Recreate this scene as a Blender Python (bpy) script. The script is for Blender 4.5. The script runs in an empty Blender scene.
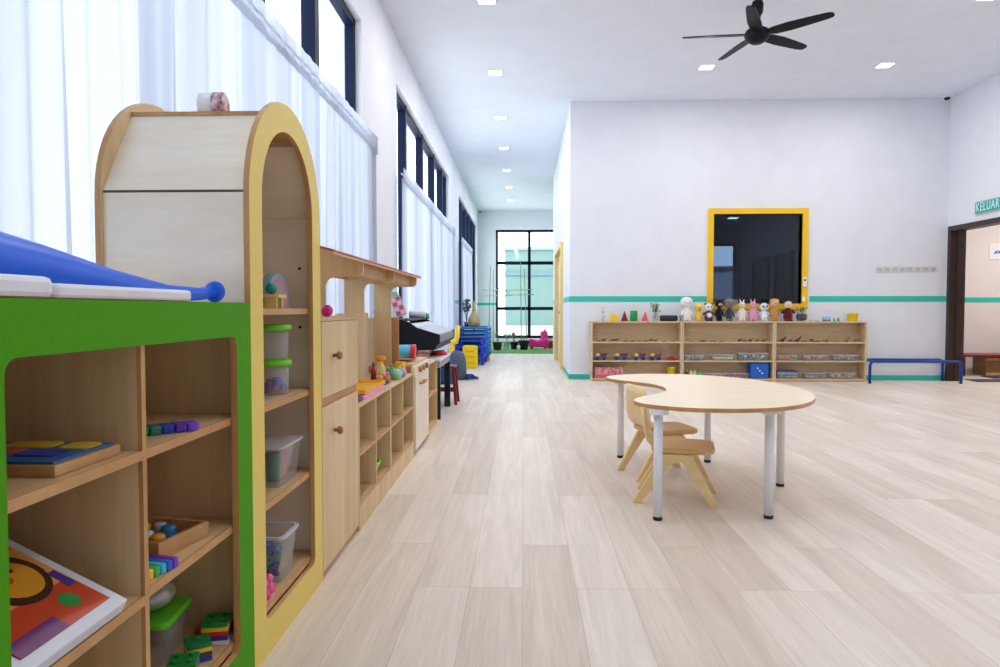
import bpy, bmesh, math, random
from mathutils import Vector, Matrix
random.seed(7)
C = bpy.context.scene.collection
PI = math.pi

# ------------------------------------------------------------------ camera
H = 1.05
cam_d = bpy.data.cameras.new('camera')
cam_d.sensor_width = 36; cam_d.lens = 25.2; cam_d.clip_end = 200; cam_d.clip_start = .02
cam = bpy.data.objects.new('camera', cam_d); C.objects.link(cam)
cam.location = (0, 0, H)
cam.rotation_euler = (PI/2 - math.atan(25/700), 0, math.atan(23/700))
bpy.context.scene.camera = cam
YAW = math.atan(23/700); PIT = math.atan(25/700)

def _ray(px, py):
    u = (px-500)/700; v = -(py-333.5)/700
    y = math.cos(PIT)+v*math.sin(PIT); z = -math.sin(PIT)+v*math.cos(PIT)
    return (u*math.cos(YAW)-y*math.sin(YAW), u*math.sin(YAW)+y*math.cos(YAW), z)
def sx(px, Y, py=320):            # where a measured column of the photo stands at depth Y
    r = _ray(px, py); return r[0]*Y/r[1]

# ------------------------------------------------------------------ materials
MATS = {}
def _new(name):
    m = bpy.data.materials.new(name); m.use_nodes = True
    nt = m.node_tree; nt.nodes.clear()
    out = nt.nodes.new('ShaderNodeOutputMaterial')
    return m, nt, out
def lin(c):
    return tuple(((x/12.92) if x <= .04045 else ((x+.055)/1.055)**2.4) for x in [v/255 for v in c]) + (1,)
def plain(name, rgb, rough=.5, metal=0, spec=.5, bump=0, noise=0, nscale=30, coat=0, sheen=0):
    if name in MATS: return MATS[name]
    m, nt, out = _new(name); b = nt.nodes.new('ShaderNodeBsdfPrincipled')
    b.inputs['Roughness'].default_value = rough; b.inputs['Metallic'].default_value = metal
    b.inputs['Specular IOR Level'].default_value = spec; b.inputs['Coat Weight'].default_value = coat
    b.inputs['Sheen Weight'].default_value = sheen
    c = lin(rgb)
    tc = nt.nodes.new('ShaderNodeTexCoord'); n = nt.nodes.new('ShaderNodeTexNoise')
    n.inputs['Scale'].default_value = nscale; n.inputs['Detail'].default_value = 3
    nt.links.new(tc.outputs['Object'], n.inputs['Vector'])
    r = nt.nodes.new('ShaderNodeValToRGB')
    k = max(noise, .02)
    r.color_ramp.elements[0].position = .3; r.color_ramp.elements[1].position = .7
    r.color_ramp.elements[0].color = tuple(x*(1-k) for x in c[:3])+(1,)
    r.color_ramp.elements[1].color = tuple(min(1, x*(1+k)) for x in c[:3])+(1,)
    nt.links.new(n.outputs['Fac'], r.inputs['Fac']); nt.links.new(r.outputs['Color'], b.inputs['Base Color'])
    if bump:
        bp = nt.nodes.new('ShaderNodeBump'); bp.inputs['Strength'].default_value = bump; bp.inputs['Distance'].default_value = .01
        nt.links.new(n.outputs['Fac'], bp.inputs['Height']); nt.links.new(bp.outputs['Normal'], b.inputs['Normal'])
    nt.links.new(b.outputs[0], out.inputs[0]); MATS[name] = m
    return m
def P(rgb, rough=.38):            # moulded plastic of a colour
    return plain('plastic_%d_%d_%d' % rgb, rgb, rough)
def F(rgb):                       # plush fabric of a colour
    return plain('plush_%d_%d_%d' % rgb, rgb, .95, bump=.6, noise=.18, nscale=120, sheen=.3, spec=.1)
def wood(name, a, b_, stretch=(1, 1, .08), rough=.42, scale=9):
    m, nt, out = _new(name); b = nt.nodes.new('ShaderNodeBsdfPrincipled'); b.inputs['Roughness'].default_value = rough
    tc = nt.nodes.new('ShaderNodeTexCoord'); mp = nt.nodes.new('ShaderNodeMapping'); mp.inputs['Scale'].default_value = stretch
    n = nt.nodes.new('ShaderNodeTexNoise'); n.inputs['Scale'].default_value = scale; n.inputs['Detail'].default_value = 6
    n.inputs['Distortion'].default_value = .6
    n2 = nt.nodes.new('ShaderNodeTexNoise'); n2.inputs['Scale'].default_value = scale*7; n2.inputs['Detail'].default_value = 3
    mx = nt.nodes.new('ShaderNodeMath'); mx.operation = 'ADD'; ml = nt.nodes.new('ShaderNodeMath'); ml.operation = 'MULTIPLY'; ml.inputs[1].default_value = .35
    r = nt.nodes.new('ShaderNodeValToRGB'); r.color_ramp.elements[0].position = .42; r.color_ramp.elements[1].position = .95
    r.color_ramp.elements[0].color = lin(a); r.color_ramp.elements[1].color = lin(b_)
    L = nt.links.new
    L(tc.outputs['Object'], mp.inputs[0]); L(mp.outputs[0], n.inputs['Vector']); L(mp.outputs[0], n2.inputs['Vector'])
    L(n2.outputs['Fac'], ml.inputs[0]); L(n.outputs['Fac'], mx.inputs[0]); L(ml.outputs[0], mx.inputs[1])
    L(mx.outputs[0], r.inputs['Fac']); L(r.outputs['Color'], b.inputs['Base Color']); L(b.outputs[0], out.inputs[0])
    MATS[name] = m; return m
def glassy(name, tint, refl=.08, dirt=0.0, dirtcol=(255, 255, 255)):   # thin clear sheet: passes light, mirrors a little
    m, nt, out = _new(name)
    t = nt.nodes.new('ShaderNodeBsdfTransparent'); t.inputs[0].default_value = lin(tint)
    g = nt.nodes.new('ShaderNodeBsdfGlossy'); g.inputs['Roughness'].default_value = .03; g.inputs[0].default_value = (1, 1, 1, 1)
    lw = nt.nodes.new('ShaderNodeLayerWeight'); lw.inputs['Blend'].default_value = .15
    ad = nt.nodes.new('ShaderNodeMath'); ad.operation = 'ADD'; ad.inputs[1].default_value = refl; ad.use_clamp = True
    mu = nt.nodes.new('ShaderNodeMath'); mu.operation = 'MULTIPLY'; mu.inputs[1].default_value = .5
    mx = nt.nodes.new('ShaderNodeMixShader')
    L = nt.links.new
    L(lw.outputs['Facing'], mu.inputs[0]); L(mu.outputs[0], ad.inputs[0]); L(ad.outputs[0], mx.inputs[0])
    L(t.outputs[0], mx.inputs[1]); L(g.outputs[0], mx.inputs[2])
    last = mx
    if dirt:
        d = nt.nodes.new('ShaderNodeBsdfDiffuse'); d.inputs[0].default_value = lin(dirtcol)
        m2 = nt.nodes.new('ShaderNodeMixShader'); m2.inputs[0].default_value = dirt
        L(mx.outputs[0], m2.inputs[1]); L(d.outputs[0], m2.inputs[2]); last = m2
    L(last.outputs[0], out.inputs[0]); MATS[name] = m; return m
def emit(name, rgb, s):
    m, nt, out = _new(name); e = nt.nodes.new('ShaderNodeEmission'); e.inputs[0].default_value = lin(rgb); e.inputs[1].default_value = s
    nt.links.new(e.outputs[0], out.inputs[0]); MATS[name] = m; return m

M_wall = plain('wall_paint', (226, 229, 237), .75, noise=.02, nscale=4)
M_ceil = plain('ceiling_paint', (228, 233, 243), .8, noise=.02, nscale=3)
M_teal = plain('teal_paint', (46, 190, 172), .5)
M_frame = plain('window_frame_navy', (18, 28, 54), .5, spec=.1)
M_yelfr = plain('yellow_frame', (240, 192, 20), .4)
M_cream = plain('door_frame_yellow', (236, 204, 120), .45)
M_dbrown = wood('dark_brown_timber', (34, 20, 16), (66, 42, 32), (1, 1, .1), .45)
M_maple = wood('maple_laminate', (200, 168, 120), (230, 204, 158), (1, 1, .1))
M_mapleH = wood('maple_laminate_pale', (230, 216, 192), (246, 236, 218), (.2, 1.6, 1))
M_shelf = wood('maple_shelf_board', (196, 160, 112), (226, 194, 148), (1, .1, 1))
M_edge = wood('beech_edge', (176, 126, 74), (208, 162, 108), (1, .3, .3))
M_beige = wood('birch_back_shelf', (196, 170, 132), (222, 200, 164), (.1, 1, 1))
M_yellow = plain('yellow_laminate', (230, 204, 98), .42, noise=.03, nscale=60)
M_green = plain('green_laminate', (72, 150, 0), .55, spec=.15, noise=.03, nscale=60)
M_ttop = wood('pale_table_laminate', (240, 220, 188), (250, 234, 210), (.25, 1.2, 1), .35)
M_ply = wood('chair_birch', (230, 200, 138), (244, 220, 168), (.25, 1, 1), .4)
M_plyseat = wood('chair_seat_tan', (210, 168, 112), (230, 194, 140), (.25, 1, 1), .4)
M_white = plain('white_enamel', (232, 236, 242), .35)
M_black = plain('black_matte', (16, 16, 20), .5)
M_fan = plain('fan_black', (14, 15, 22), .45, spec=.2)
M_piano = plain('piano_navy_black', (12, 16, 28), .45, spec=.25)
M_hole = plain('dark_screw', (60, 36, 24), .6)
M_chrome = plain('metal_grey', (150, 152, 158), .3, metal=.8)
M_grass = plain('artificial_turf', (100, 160, 88), .95, bump=1, noise=.3, nscale=90)
M_clear = glassy('clear_plastic', (246, 248, 250), .03, .13, (235, 240, 245))
M_bin = glassy('bin_plastic', (250, 251, 252), .0, .07, (235, 240, 245))
M_cleargreen = glassy('clear_green_glass', (176, 214, 186), .08, .15, (170, 210, 180))
M_glass = glassy('window_glass', (250, 253, 255), .02)
M_dark = glassy('tinted_window_glass', (132, 146, 162), .02)
M_lamp = emit('lamp_diffuser', (255, 252, 246), 9)

def floor_mat():
    m, nt, out = _new('oak_plank_floor'); L = nt.links.new; N = nt.nodes.new
    b = N('ShaderNodeBsdfPrincipled')
    tc = N('ShaderNodeTexCoord'); mp = N('ShaderNodeMapping'); mp.inputs['Rotation'].default_value = (0, 0, PI/2)
    br = N('ShaderNodeTexBrick'); br.inputs['Scale'].default_value = 1; br.inputs['Brick Width'].default_value = 1.3
    br.inputs['Row Height'].default_value = .2; br.inputs['Mortar Size'].default_value = .0012; br.inputs['Mortar Smooth'].default_value = .3
    br.offset = .37; br.offset_frequency = 3
    br.inputs['Color1'].default_value = lin((217, 204, 191)); br.inputs['Color2'].default_value = lin((233, 223, 213)); br.inputs['Mortar'].default_value = lin((196, 178, 162))
    L(tc.outputs['Object'], mp.inputs[0]); L(mp.outputs[0], br.inputs['Vector'])
    # long soft grain, shifted board by board
    sep = N('ShaderNodeVectorMath'); sep.operation = 'MULTIPLY_ADD'; sep.inputs[1].default_value = (.5, 7, 1)
    L(mp.outputs[0], sep.inputs[0]); L(br.outputs['Color'], sep.inputs[2])
    n = N('ShaderNodeTexNoise'); n.inputs['Scale'].default_value = 1.6; n.inputs['Detail'].default_value = 7; n.inputs['Distortion'].default_value = 1.2; n.inputs['Roughness'].default_value = .6
    L(sep.outputs[0], n.inputs['Vector'])
    r = N('ShaderNodeValToRGB'); r.color_ramp.elements[0].position = .3; r.color_ramp.elements[1].position = .68
    r.color_ramp.elements[0].color = (.86, .835, .80, 1); r.color_ramp.elements[1].color = (1.06, 1.05, 1.04, 1)
    L(n.outputs['Fac'], r.inputs['Fac'])
    sc2 = N('ShaderNodeVectorMath'); sc2.operation = 'MULTIPLY'; sc2.inputs[1].default_value = (1.5, 40, 1); L(mp.outputs[0], sc2.inputs[0])
    n2 = N('ShaderNodeTexNoise'); n2.inputs['Scale'].default_value = 2.5; n2.inputs['Detail'].default_value = 4; L(sc2.outputs[0], n2.inputs['Vector'])
    r2 = N('ShaderNodeValToRGB'); r2.color_ramp.elements[0].position = .3; r2.color_ramp.elements[1].position = .7
    r2.color_ramp.elements[0].color = (.93, .92, .91, 1); r2.color_ramp.elements[1].color = (1.02, 1.02, 1.02, 1); L(n2.outputs['Fac'], r2.inputs['Fac'])
    mx = N('ShaderNodeMix'); mx.data_type = 'RGBA'; mx.blend_type = 'MULTIPLY'; mx.inputs[0].default_value = 1
    L(br.outputs['Color'], mx.inputs[6]); L(r.outputs['Color'], mx.inputs[7])
    mx2 = N('ShaderNodeMix'); mx2.data_type = 'RGBA'; mx2.blend_type = 'MULTIPLY'; mx2.inputs[0].default_value = 1
    L(mx.outputs[2], mx2.inputs[6]); L(r2.outputs['Color'], mx2.inputs[7])
    L(mx2.outputs[2], b.inputs['Base Color'])
    b.inputs['Roughness'].default_value = .4; b.inputs['Specular IOR Level'].default_value = .22
    bp = N('ShaderNodeBump'); bp.inputs['Strength'].default_value = .08; bp.inputs['Distance'].default_value = .004
    L(n2.outputs['Fac'], bp.inputs['Height']); L(bp.outputs['Normal'], b.inputs['Normal'])
    L(b.outputs[0], out.inputs[0]); return m
M_floor = floor_mat()

def sheer_mat():
    m, nt, out = _new('sheer_white_curtain'); N = nt.nodes.new; L = nt.links.new
    t = N('ShaderNodeBsdfTransparent'); tr = N('ShaderNodeBsdfTranslucent'); d = N('ShaderNodeBsdfDiffuse')
    tr.inputs[0].default_value = (.34, .37, .45, 1); d.inputs[0].default_value = (.62, .66, .76, 1)
    a = N('ShaderNodeMixShader'); a.inputs[0].default_value = .4; L(tr.outputs[0], a.inputs[1]); L(d.outputs[0], a.inputs[2])
    lw = N('ShaderNodeLayerWeight'); lw.inputs['Blend'].default_value = .4
    mr = N('ShaderNodeMapRange'); mr.inputs[3].default_value = .85; mr.inputs[4].default_value = 1.0
    L(lw.outputs['Facing'], mr.inputs[0])
    b = N('ShaderNodeMixShader'); L(mr.outputs[0], b.inputs[0]); L(t.outputs[0], b.inputs[1]); L(a.outputs[0], b.inputs[2])
    L(b.outputs[0], out.inputs[0]); return m
M_sheer = sheer_mat()

# ------------------------------------------------------------------ mesh helper
class MB:
    def __init__(s): s.v = []; s.f = []; s.m = []; s.s = []
    def add(s, vs, fs, mi=0, smooth=False):
        o = len(s.v); s.v += [Vector(x) for x in vs]
        for f in fs: s.f.append([i+o for i in f]); s.m.append(mi); s.s.append(smooth)
        return s
    def box(s, x0, x1, y0, y1, z0, z1, mi=0, M=None):
        v = [Vector((x, y, z)) for x in (x0, x1) for y in (y0, y1) for z in (z0, z1)]
        if M: v = [M @ a for a in v]
        return s.add(v, [(0, 1, 3, 2), (4, 6, 7, 5), (0, 4, 5, 1), (2, 3, 7, 6), (0, 2, 6, 4), (1, 5, 7, 3)], mi)
    def tube(s, pts, r, n=10, mi=0, caps=True, smooth=True):
        pts = [Vector(p) for p in pts]; rs = r if isinstance(r, (list, tuple)) else [r]*len(pts)
        vs = []; fs = []; up = None
        for i, p in enumerate(pts):
            d = (pts[min(i+1, len(pts)-1)]-pts[max(i-1, 0)]).normalized()
            if up is None: up = Vector((0, 0, 1)) if abs(d.z) < .9 else Vector((1, 0, 0))
            a = d.cross(up).normalized(); b = a.cross(d).normalized(); up = b
            for k in range(n):
                t = 2*PI*k/n; vs.append(p+(a*math.cos(t)+b*math.sin(t))*rs[i])
        for i in range(len(pts)-1):
            for k in range(n):
                fs.append((i*n+k, i*n+(k+1) % n, (i+1)*n+(k+1) % n, (i+1)*n+k))
        s.add(vs, fs, mi, smooth)
        if caps:
            o = len(s.v)-len(vs)
            s.f.append([o+k for k in range(n)][::-1]); s.m.append(mi); s.s.append(False)
            s.f.append([o+(len(pts)-1)*n+k for k in range(n)]); s.m.append(mi); s.s.append(False)
        return s
    def cyl(s, p0, p1, r0, r1=None, n=16, mi=0): return s.tube([p0, p1], [r0, r0 if r1 is None else r1], n, mi)
    def lathe(s, prof, loc=(0, 0, 0), n=20, mi=0, M=None, smooth=True):
        loc = Vector(loc); vs = []; fs = []
        for r, z in prof:
            for k in range(n):
                t = 2*PI*k/n; v = Vector((r*math.cos(t), r*math.sin(t), z)); v = (M @ v) if M else v; vs.append(v+loc)
        for i in range(len(prof)-1):
            for k in range(n): fs.append((i*n+k, i*n+(k+1) % n, (i+1)*n+(k+1) % n, (i+1)*n+k))
        if prof[0][0] > 0: fs.append(tuple(range(n))[::-1])
        if prof[-1][0] > 0: fs.append(tuple((len(prof)-1)*n+k for k in range(n)))
        return s.add(vs, fs, mi, smooth)
    def ball(s, c, r, n=12, mi=0, M=None):
        rx, ry, rz = r if isinstance(r, (tuple, list)) else (r, r, r); c = Vector(c); vs = []; fs = []; m = max(6, n*2//3)
        for i in range(m+1):
            a = PI*i/m
            for k in range(n):
                t = 2*PI*k/n; v = Vector((rx*math.sin(a)*math.cos(t), ry*math.sin(a)*math.sin(t), -rz*math.cos(a)))
                if M: v = M @ v
                vs.append(v+c)
        for i in range(m):
            for k in range(n): fs.append((i*n+k, i*n+(k+1) % n, (i+1)*n+(k+1) % n, (i+1)*n+k))
        return s.add(vs, fs, mi, True)
    def prism(s, poly, axis, a, b, mi=0, side=None):
        def w(p, t): return {'x': (t, p[0], p[1]), 'y': (p[0], t, p[1]), 'z': (p[0], p[1], t)}[axis]
        n = len(poly); vs = [w(p, a) for p in poly]+[w(p, b) for p in poly]
        s.add(vs, [tuple(range(n))[::-1], tuple(range(n, 2*n))], mi)
        o = len(s.v)-2*n
        for k in range(n):
            s.f.append([o+k, o+(k+1) % n, o+n+(k+1) % n, o+n+k]); s.m.append(mi if side is None else side); s.s.append(False)
        return s
    def ring(s, outer, inner, axis, a, b, mi=0, side=None):
        def w(p, t): return {'x': (t, p[0], p[1]), 'y': (p[0], t, p[1]), 'z': (p[0], p[1], t)}[axis]
        n = len(outer); vs = [w(p, a) for p in outer]+[w(p, a) for p in inner]+[w(p, b) for p in outer]+[w(p, b) for p in inner]
        o = len(s.v); s.v += [Vector(v) for v in vs]; sd = mi if side is None else side
        for k in range(n):
            j = (k+1) % n
            for f, q in (((k, j, n+j, n+k), mi), ((2*n+k, 3*n+k, 3*n+j, 2*n+j), mi), ((k, 2*n+k, 2*n+j, j), sd), ((n+k, n+j, 3*n+j, 3*n+k), sd)):
                s.f.append([o+i for i in f]); s.m.append(q); s.s.append(False)
        return s
    def build(s, name, mats, parent=None, world=False, bevel=0, solid=0):
        me = bpy.data.meshes.new(name)
        off = Vector((0, 0, 0))
        if world:
            q = parent
            while q: off += q.location; q = q.parent
        me.from_pydata([v-off for v in s.v], [], s.f)
        if not isinstance(mats, (list, tuple)): mats = [mats]
        for m in mats: me.materials.append(m)
        for i, p in enumerate(me.polygons): p.material_index = min(s.m[i], len(mats)-1); p.use_smooth = s.s[i]
        bm = bmesh.new(); bm.from_mesh(me); bmesh.ops.remove_doubles(bm, verts=bm.verts, dist=1e-6); bmesh.ops.recalc_face_normals(bm, faces=bm.faces); bm.to_mesh(me); bm.free()
        o = bpy.data.objects.new(name, me); C.objects.link(o); o.parent = parent
        if solid:
            d = o.modifiers.new('solid', 'SOLIDIFY'); d.thickness = solid; d.offset = 0
        if bevel:
            d = o.modifiers.new('bevel', 'BEVEL'); d.width = bevel; d.segments = 2; d.limit_method = 'ANGLE'; d.angle_limit = .9
        return o
def box(*a): return MB().box(*a)
def arc(cx, cy, r, a0, a1, n): return [(cx+r*math.cos(a0+(a1-a0)*i/n), cy+r*math.sin(a0+(a1-a0)*i/n)) for i in range(n+1)]
def rrect(x0, x1, y0, y1, r, n=6):
    return arc(x0+r, y0+r, r, PI, 1.5*PI, n)+arc(x1-r, y0+r, r, 1.5*PI, 2*PI, n)+arc(x1-r, y1-r, r, 0, PI/2, n)+arc(x0+r, y1-r, r, PI/2, PI, n)
def rot(a, ax='Z'): return Matrix.Rotation(a, 3, ax)

def thing(name, label, cat, loc=(0, 0, 0), rz=0, group=None):
    o = bpy.data.objects.new(name, None); C.objects.link(o); o.location = loc; o.rotation_euler = (0, 0, rz); o.empty_display_size = .1
    o['label'] = label; o['category'] = cat
    if group: o['group'] = group
    return o
def tag(o, label, cat, group=None, kind=None):
    o['label'] = label; o['category'] = cat
    if group: o['group'] = group
    if kind: o['kind'] = kind
    return o
def struct(o): o['kind'] = 'structure'; return o
def kids(o, allo): return [c for c in allo if c.parent is o]
def dup(root, loc=None, rz=None, label=None):
    allo = list(bpy.data.objects)
    def cp(o, par):
        c = o.copy(); C.objects.link(c); c.parent = par
        for ch in kids(o, allo): cp(ch, c)
        return c
    r = cp(root, None)
    if loc is not None: r.location = loc
    if rz is not None: r.rotation_euler = (0, 0, rz)
    if label: r['label'] = label
    return r

# ------------------------------------------------------------------ room shell
YB, XC, XR, XL, CH = 10.4, .69, 6.15, -1.41, 4.08
WZ0, WZ1 = .3, 3.56
struct(box(-1.6, 11, -5, 22.2, -.1, 0).build('floor', M_floor))
struct(box(-1.6, XR+.2, -5, 22.2, CH, CH+.15).build('ceiling', M_ceil))
wins = [(-3.4, 6.15), (7.84, 13.35), (15.4, 21.3)]
mb = MB(); y = -5
for a, b in wins:
    mb.box(XL-.2, XL, y, a, 0, CH); mb.box(XL-.2, XL, a, b, 0, WZ0); mb.box(XL-.2, XL, a, b, WZ1, CH); y = b
mb.box(XL-.2, XL, y, 22.1, 0, CH)
struct(mb.build('wall_left', M_wall))
mb = MB()
for a, b in ((6.15, 7.84), (13.35, 15.4), (21.3, 21.9)): mb.box(XL, XL+.003, a, b, 1.148, 1.232)
struct(mb.build('trim_1', M_teal))
# back wall with the yellow window's hole
wx0, wx1, wz0, wz1 = 2.785, 4.07, 1.12, 2.43
mb = MB(); mb.box(XC, wx0, YB, YB+.15, 0, CH); mb.box(wx1, XR, YB, YB+.15, 0, CH); mb.box(wx0, wx1, YB, YB+.15, 0, wz0); mb.box(wx0, wx1, YB, YB+.15, wz1, CH)
struct(mb.build('wall_back', M_wall))
mb = MB(); mb.box(XC-.003, 2.70, YB-.003, YB, 1.148, 1.232); mb.box(4.19, XR, YB-.003, YB, 1.148, 1.232)
mb.box(XC-.003, XC, YB-.003, 11.95, 1.148, 1.232); mb.box(XC-.003, XC, 14.6, 16.1, 1.148, 1.232)
struct(mb.build('trim_2', M_teal))
mb = MB(); mb.box(XC-.008, XR, YB-.008, YB, 0, .075); mb.box(XC-.008, XC, YB-.008, 11.95, 0, .075)
struct(mb.build('baseboard_back', M_teal))
# corridor wall, its yellow-framed door
DY0, DY1, DZ = 12.15, 14.35, 2.17
mb = MB(); mb.box(XC, XC+.12, YB+.15, DY0, 0, CH); mb.box(XC, XC+.12, DY1, 16.1, 0, CH); mb.box(XC, XC+.12, DY0, DY1, DZ, CH)
struct(mb.build('wall_corridor', M_wall))
d = struct(box(XC+.03, XC+.07, DY0+.05, DY1-.05, .01, DZ-.05).build('door_1', M_wall))
mb = MB(); mb.box(XC-.05, XC+.12, DY0-.03, DY0+.05, 0, DZ+.03); mb.box(XC-.05, XC+.12, DY1-.05, DY1+.03, 0, DZ+.03); mb.box(XC-.05, XC+.12, DY0+.05, DY1-.05, DZ-.05, DZ+.03)
mb.build('door_frame', M_cream, d)
MB().cyl((XC-.04, 12.35, .98), (XC+.03, 12.35, .98), .012).ball((XC-.045, 12.35, .98), .026).build('door_handle', M_chrome, d)
# far end
FX0, FX1, FZ1 = -.85, 2.4, 3.5
mb = MB(); mb.box(-1.41, FX0, 21.9, 22.1, 0, CH); mb.box(FX1, 3.3, 21.9, 22.1, 0, CH); mb.box(FX0, FX1, 21.9, 22.1, FZ1, CH); mb.box(FX0, FX1, 21.9, 22.1, 0, .12)
struct(mb.build('wall_far', M_wall))
struct(box(-1.41, FX0, 21.897, 21.9, 1.148, 1.232).build('trim_3', M_teal))
struct(box(3.1, 3.3, 16.1, 21.9, 0, CH).build('wall_alcove', M_wall))
struct(box(XC+.12, 3.1, 16.1, 16.25, 0, CH).build('wall_alcove_near', M_wall))
# wall on the door side
OY0, OY1, OZ = 8.5, 10.35, 2.19
mb = MB(); mb.box(XR, XR+.15, -5, OY0, 0, CH); mb.box(XR, XR+.15, OY1, YB+.15, 0, CH); mb.box(XR, XR+.15, OY0, OY1, OZ, CH)
struct(mb.build('wall_right', M_wall))
d = struct(MB().box(XR-.015, XR+.205, OY1-.05, OY1+.02, 0, OZ+.04).box(XR-.015, XR+.165, OY0-.02, OY0+.05, 0, OZ+.04).box(XR-.015, XR+.165, OY0+.05, OY1-.05, OZ-.03, OZ+.04).build('door_2', M_dbrown))
MB().box(XR+.08, XR+.1, OY1-.065, OY1-.05, 0, OZ-.03).build('door_stop', M_dbrown, d)
for z in (.3, 1.1, 1.9): box(XR+.1, XR+.16, OY1-.056, OY1-.05, z, z+.1).build('hinge', M_black, d)
struct(box(XL, XR, -5.2, -5, 0, CH).build('wall_rear', M_wall))
# room behind the yellow window
mb = MB(); mb.box(XC+.12, 5.35, 17.5, 17.6, 0, 1.0); mb.box(XC+.12, 4.0, 17.5, 17.6, 1.0, 2.65); mb.box(5.25, 5.35, 17.5, 17.6, 1.0, 2.65); mb.box(XC+.12, 5.35, 17.5, 17.6, 2.65, 3.2)
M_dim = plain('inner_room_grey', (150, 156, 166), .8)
struct(mb.build('wall_inner_far', M_dim))
struct(box(5.35, 5.45, YB+.15, 17.6, 0, 3.2).build('wall_inner_side', M_dim))
struct(box(XC+.12, 5.35, 16.25, 17.5, 3.1, 3.2).box(XC+.12, 5.35, YB+.15, 16.25, 3.1, 3.2).build('ceiling_inner', M_dim))
M_idoor = wood('inner_door_timber', (54, 50, 42), (70, 64, 54), (1, 1, .1))
for k, (a, b) in enumerate(((15.45, 16.35), (14.1, 14.95), (12.7, 13.6))):
    d = struct(box(5.32, 5.35, a, b, 0, 2.12).build('door_%d' % (k+3), M_idoor))
    mb = MB(); mb.box(5.28, 5.35, a-.07, a, 0, 2.19); mb.box(5.28, 5.35, b, b+.07, 0, 2.19); mb.box(5.28, 5.35, a, b, 2.12, 2.19); mb.build('door_frame', plain('inner_door_frame', (96, 86, 76), .6), d)
# side room past the dark doorway
M_pink = plain('side_room_paint', (226, 216, 211), .75)
mb = MB(); mb.box(XR+.15, 10.9, 11.7, 11.85, 0, 3.1)
struct(mb.build('wall_side_room', M_pink))
struct(box(10.9, 11, 7.3, 11.85, 0, 3.1).box(XR+.15, 11, 7.2, 7.3, 0, 3.1).build('wall_side_room_end', M_pink))
struct(box(XR+.15, 11, 7.2, 11.85, 3.1, 3.2).build('ceiling_side_room', M_ceil))
struct(box(XR+.15, 10.9, 11.697, 11.7, 1.148, 1.232).build('trim_4', M_teal))

# ------------------------------------------------------------------ windows
def wall_window(idx, y0, y1, mull, x=XL-.135):
    w = MB()
    w.box(x, x+.08, y0, y0+.06, WZ0, WZ1); w.box(x, x+.08, y1-.06, y1, WZ0, WZ1); w.box(x, x+.08, y0, y1, WZ1-.06, WZ1); w.box(x, x+.08, y0, y1, WZ0, WZ0+.06)
    for m in mull: w.box(x-.01, x+.09, m-.05, m+.05, WZ0, WZ1)
    f = struct(w.build('window_%d' % idx, M_frame))
    box(x+.03, x+.036, y0, y1, WZ0, WZ1).build('window_glass', M_glass, f)
wall_window(1, -3.4, 6.15, [-2.3, -1.25, -.25, .75, 1.8, 2.87, 3.92, 4.97])
wall_window(2, 7.84, 13.35, [8.75, 10.2, 11.5, 12.65])
wall_window(3, 15.4, 21.3, [16.6, 17.8, 19.0, 20.2])
w = MB(); yy = 21.93
for a, b in ((FX0, FX0+.07), (.15, .24), (1.25, 1.35), (FX1-.07, FX1)): w.box(a, b, yy, yy+.08, .12, FZ1)
for a, b in ((.12, .2), (1.0, 1.1), (2.42, 2.52), (FZ1-.07, FZ1)): w.box(FX0, FX1, yy, yy+.08, a, b)
f = struct(w.build('window_4', M_frame)); box(FX0, FX1, yy+.03, yy+.036, .12, FZ1).build('window_glass', M_glass, f)
# yellow framed inner window
w = MB(); ox0, ox1, oz0, oz1 = 2.705, 4.15, 1.04, 2.51
w.ring(rrect(ox0, ox1, oz0, oz1, .004, 1), rrect(wx0, wx1, wz0, wz1, .003, 1), 'y', YB-.03, YB+.15)
f = struct(w.build('window_5', M_yelfr))
box(wx0-.01, wx1+.01, YB+.05, YB+.056, wz0-.01, wz1+.01).build('window_glass', M_dark, f)
box(wx1+.01, wx1+.06, YB-.045, YB-.03, 1.37, 1.5).box(wx1+.02, wx1+.045, YB-.05, YB-.045, 1.45, 1.475, 1).build('window_lock', [M_white, M_black], f)
box(wx1+.005, wx1+.04, YB-.035, YB-.03, 1.15, 1.22).build('sticker', M_white, f)
# inner room's far window
w = MB()
for a, b in ((4.0, 4.06), (4.6, 4.66), (5.19, 5.25)): w.box(a, b, 17.5, 17.57, 1.0, 2.65)
for a, b in ((1.0, 1.06), (2.0, 2.06), (2.59, 2.65)): w.box(4.0, 5.25, 17.5, 17.57, a, b)
struct(w.build('window_6', M_frame))
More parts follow.
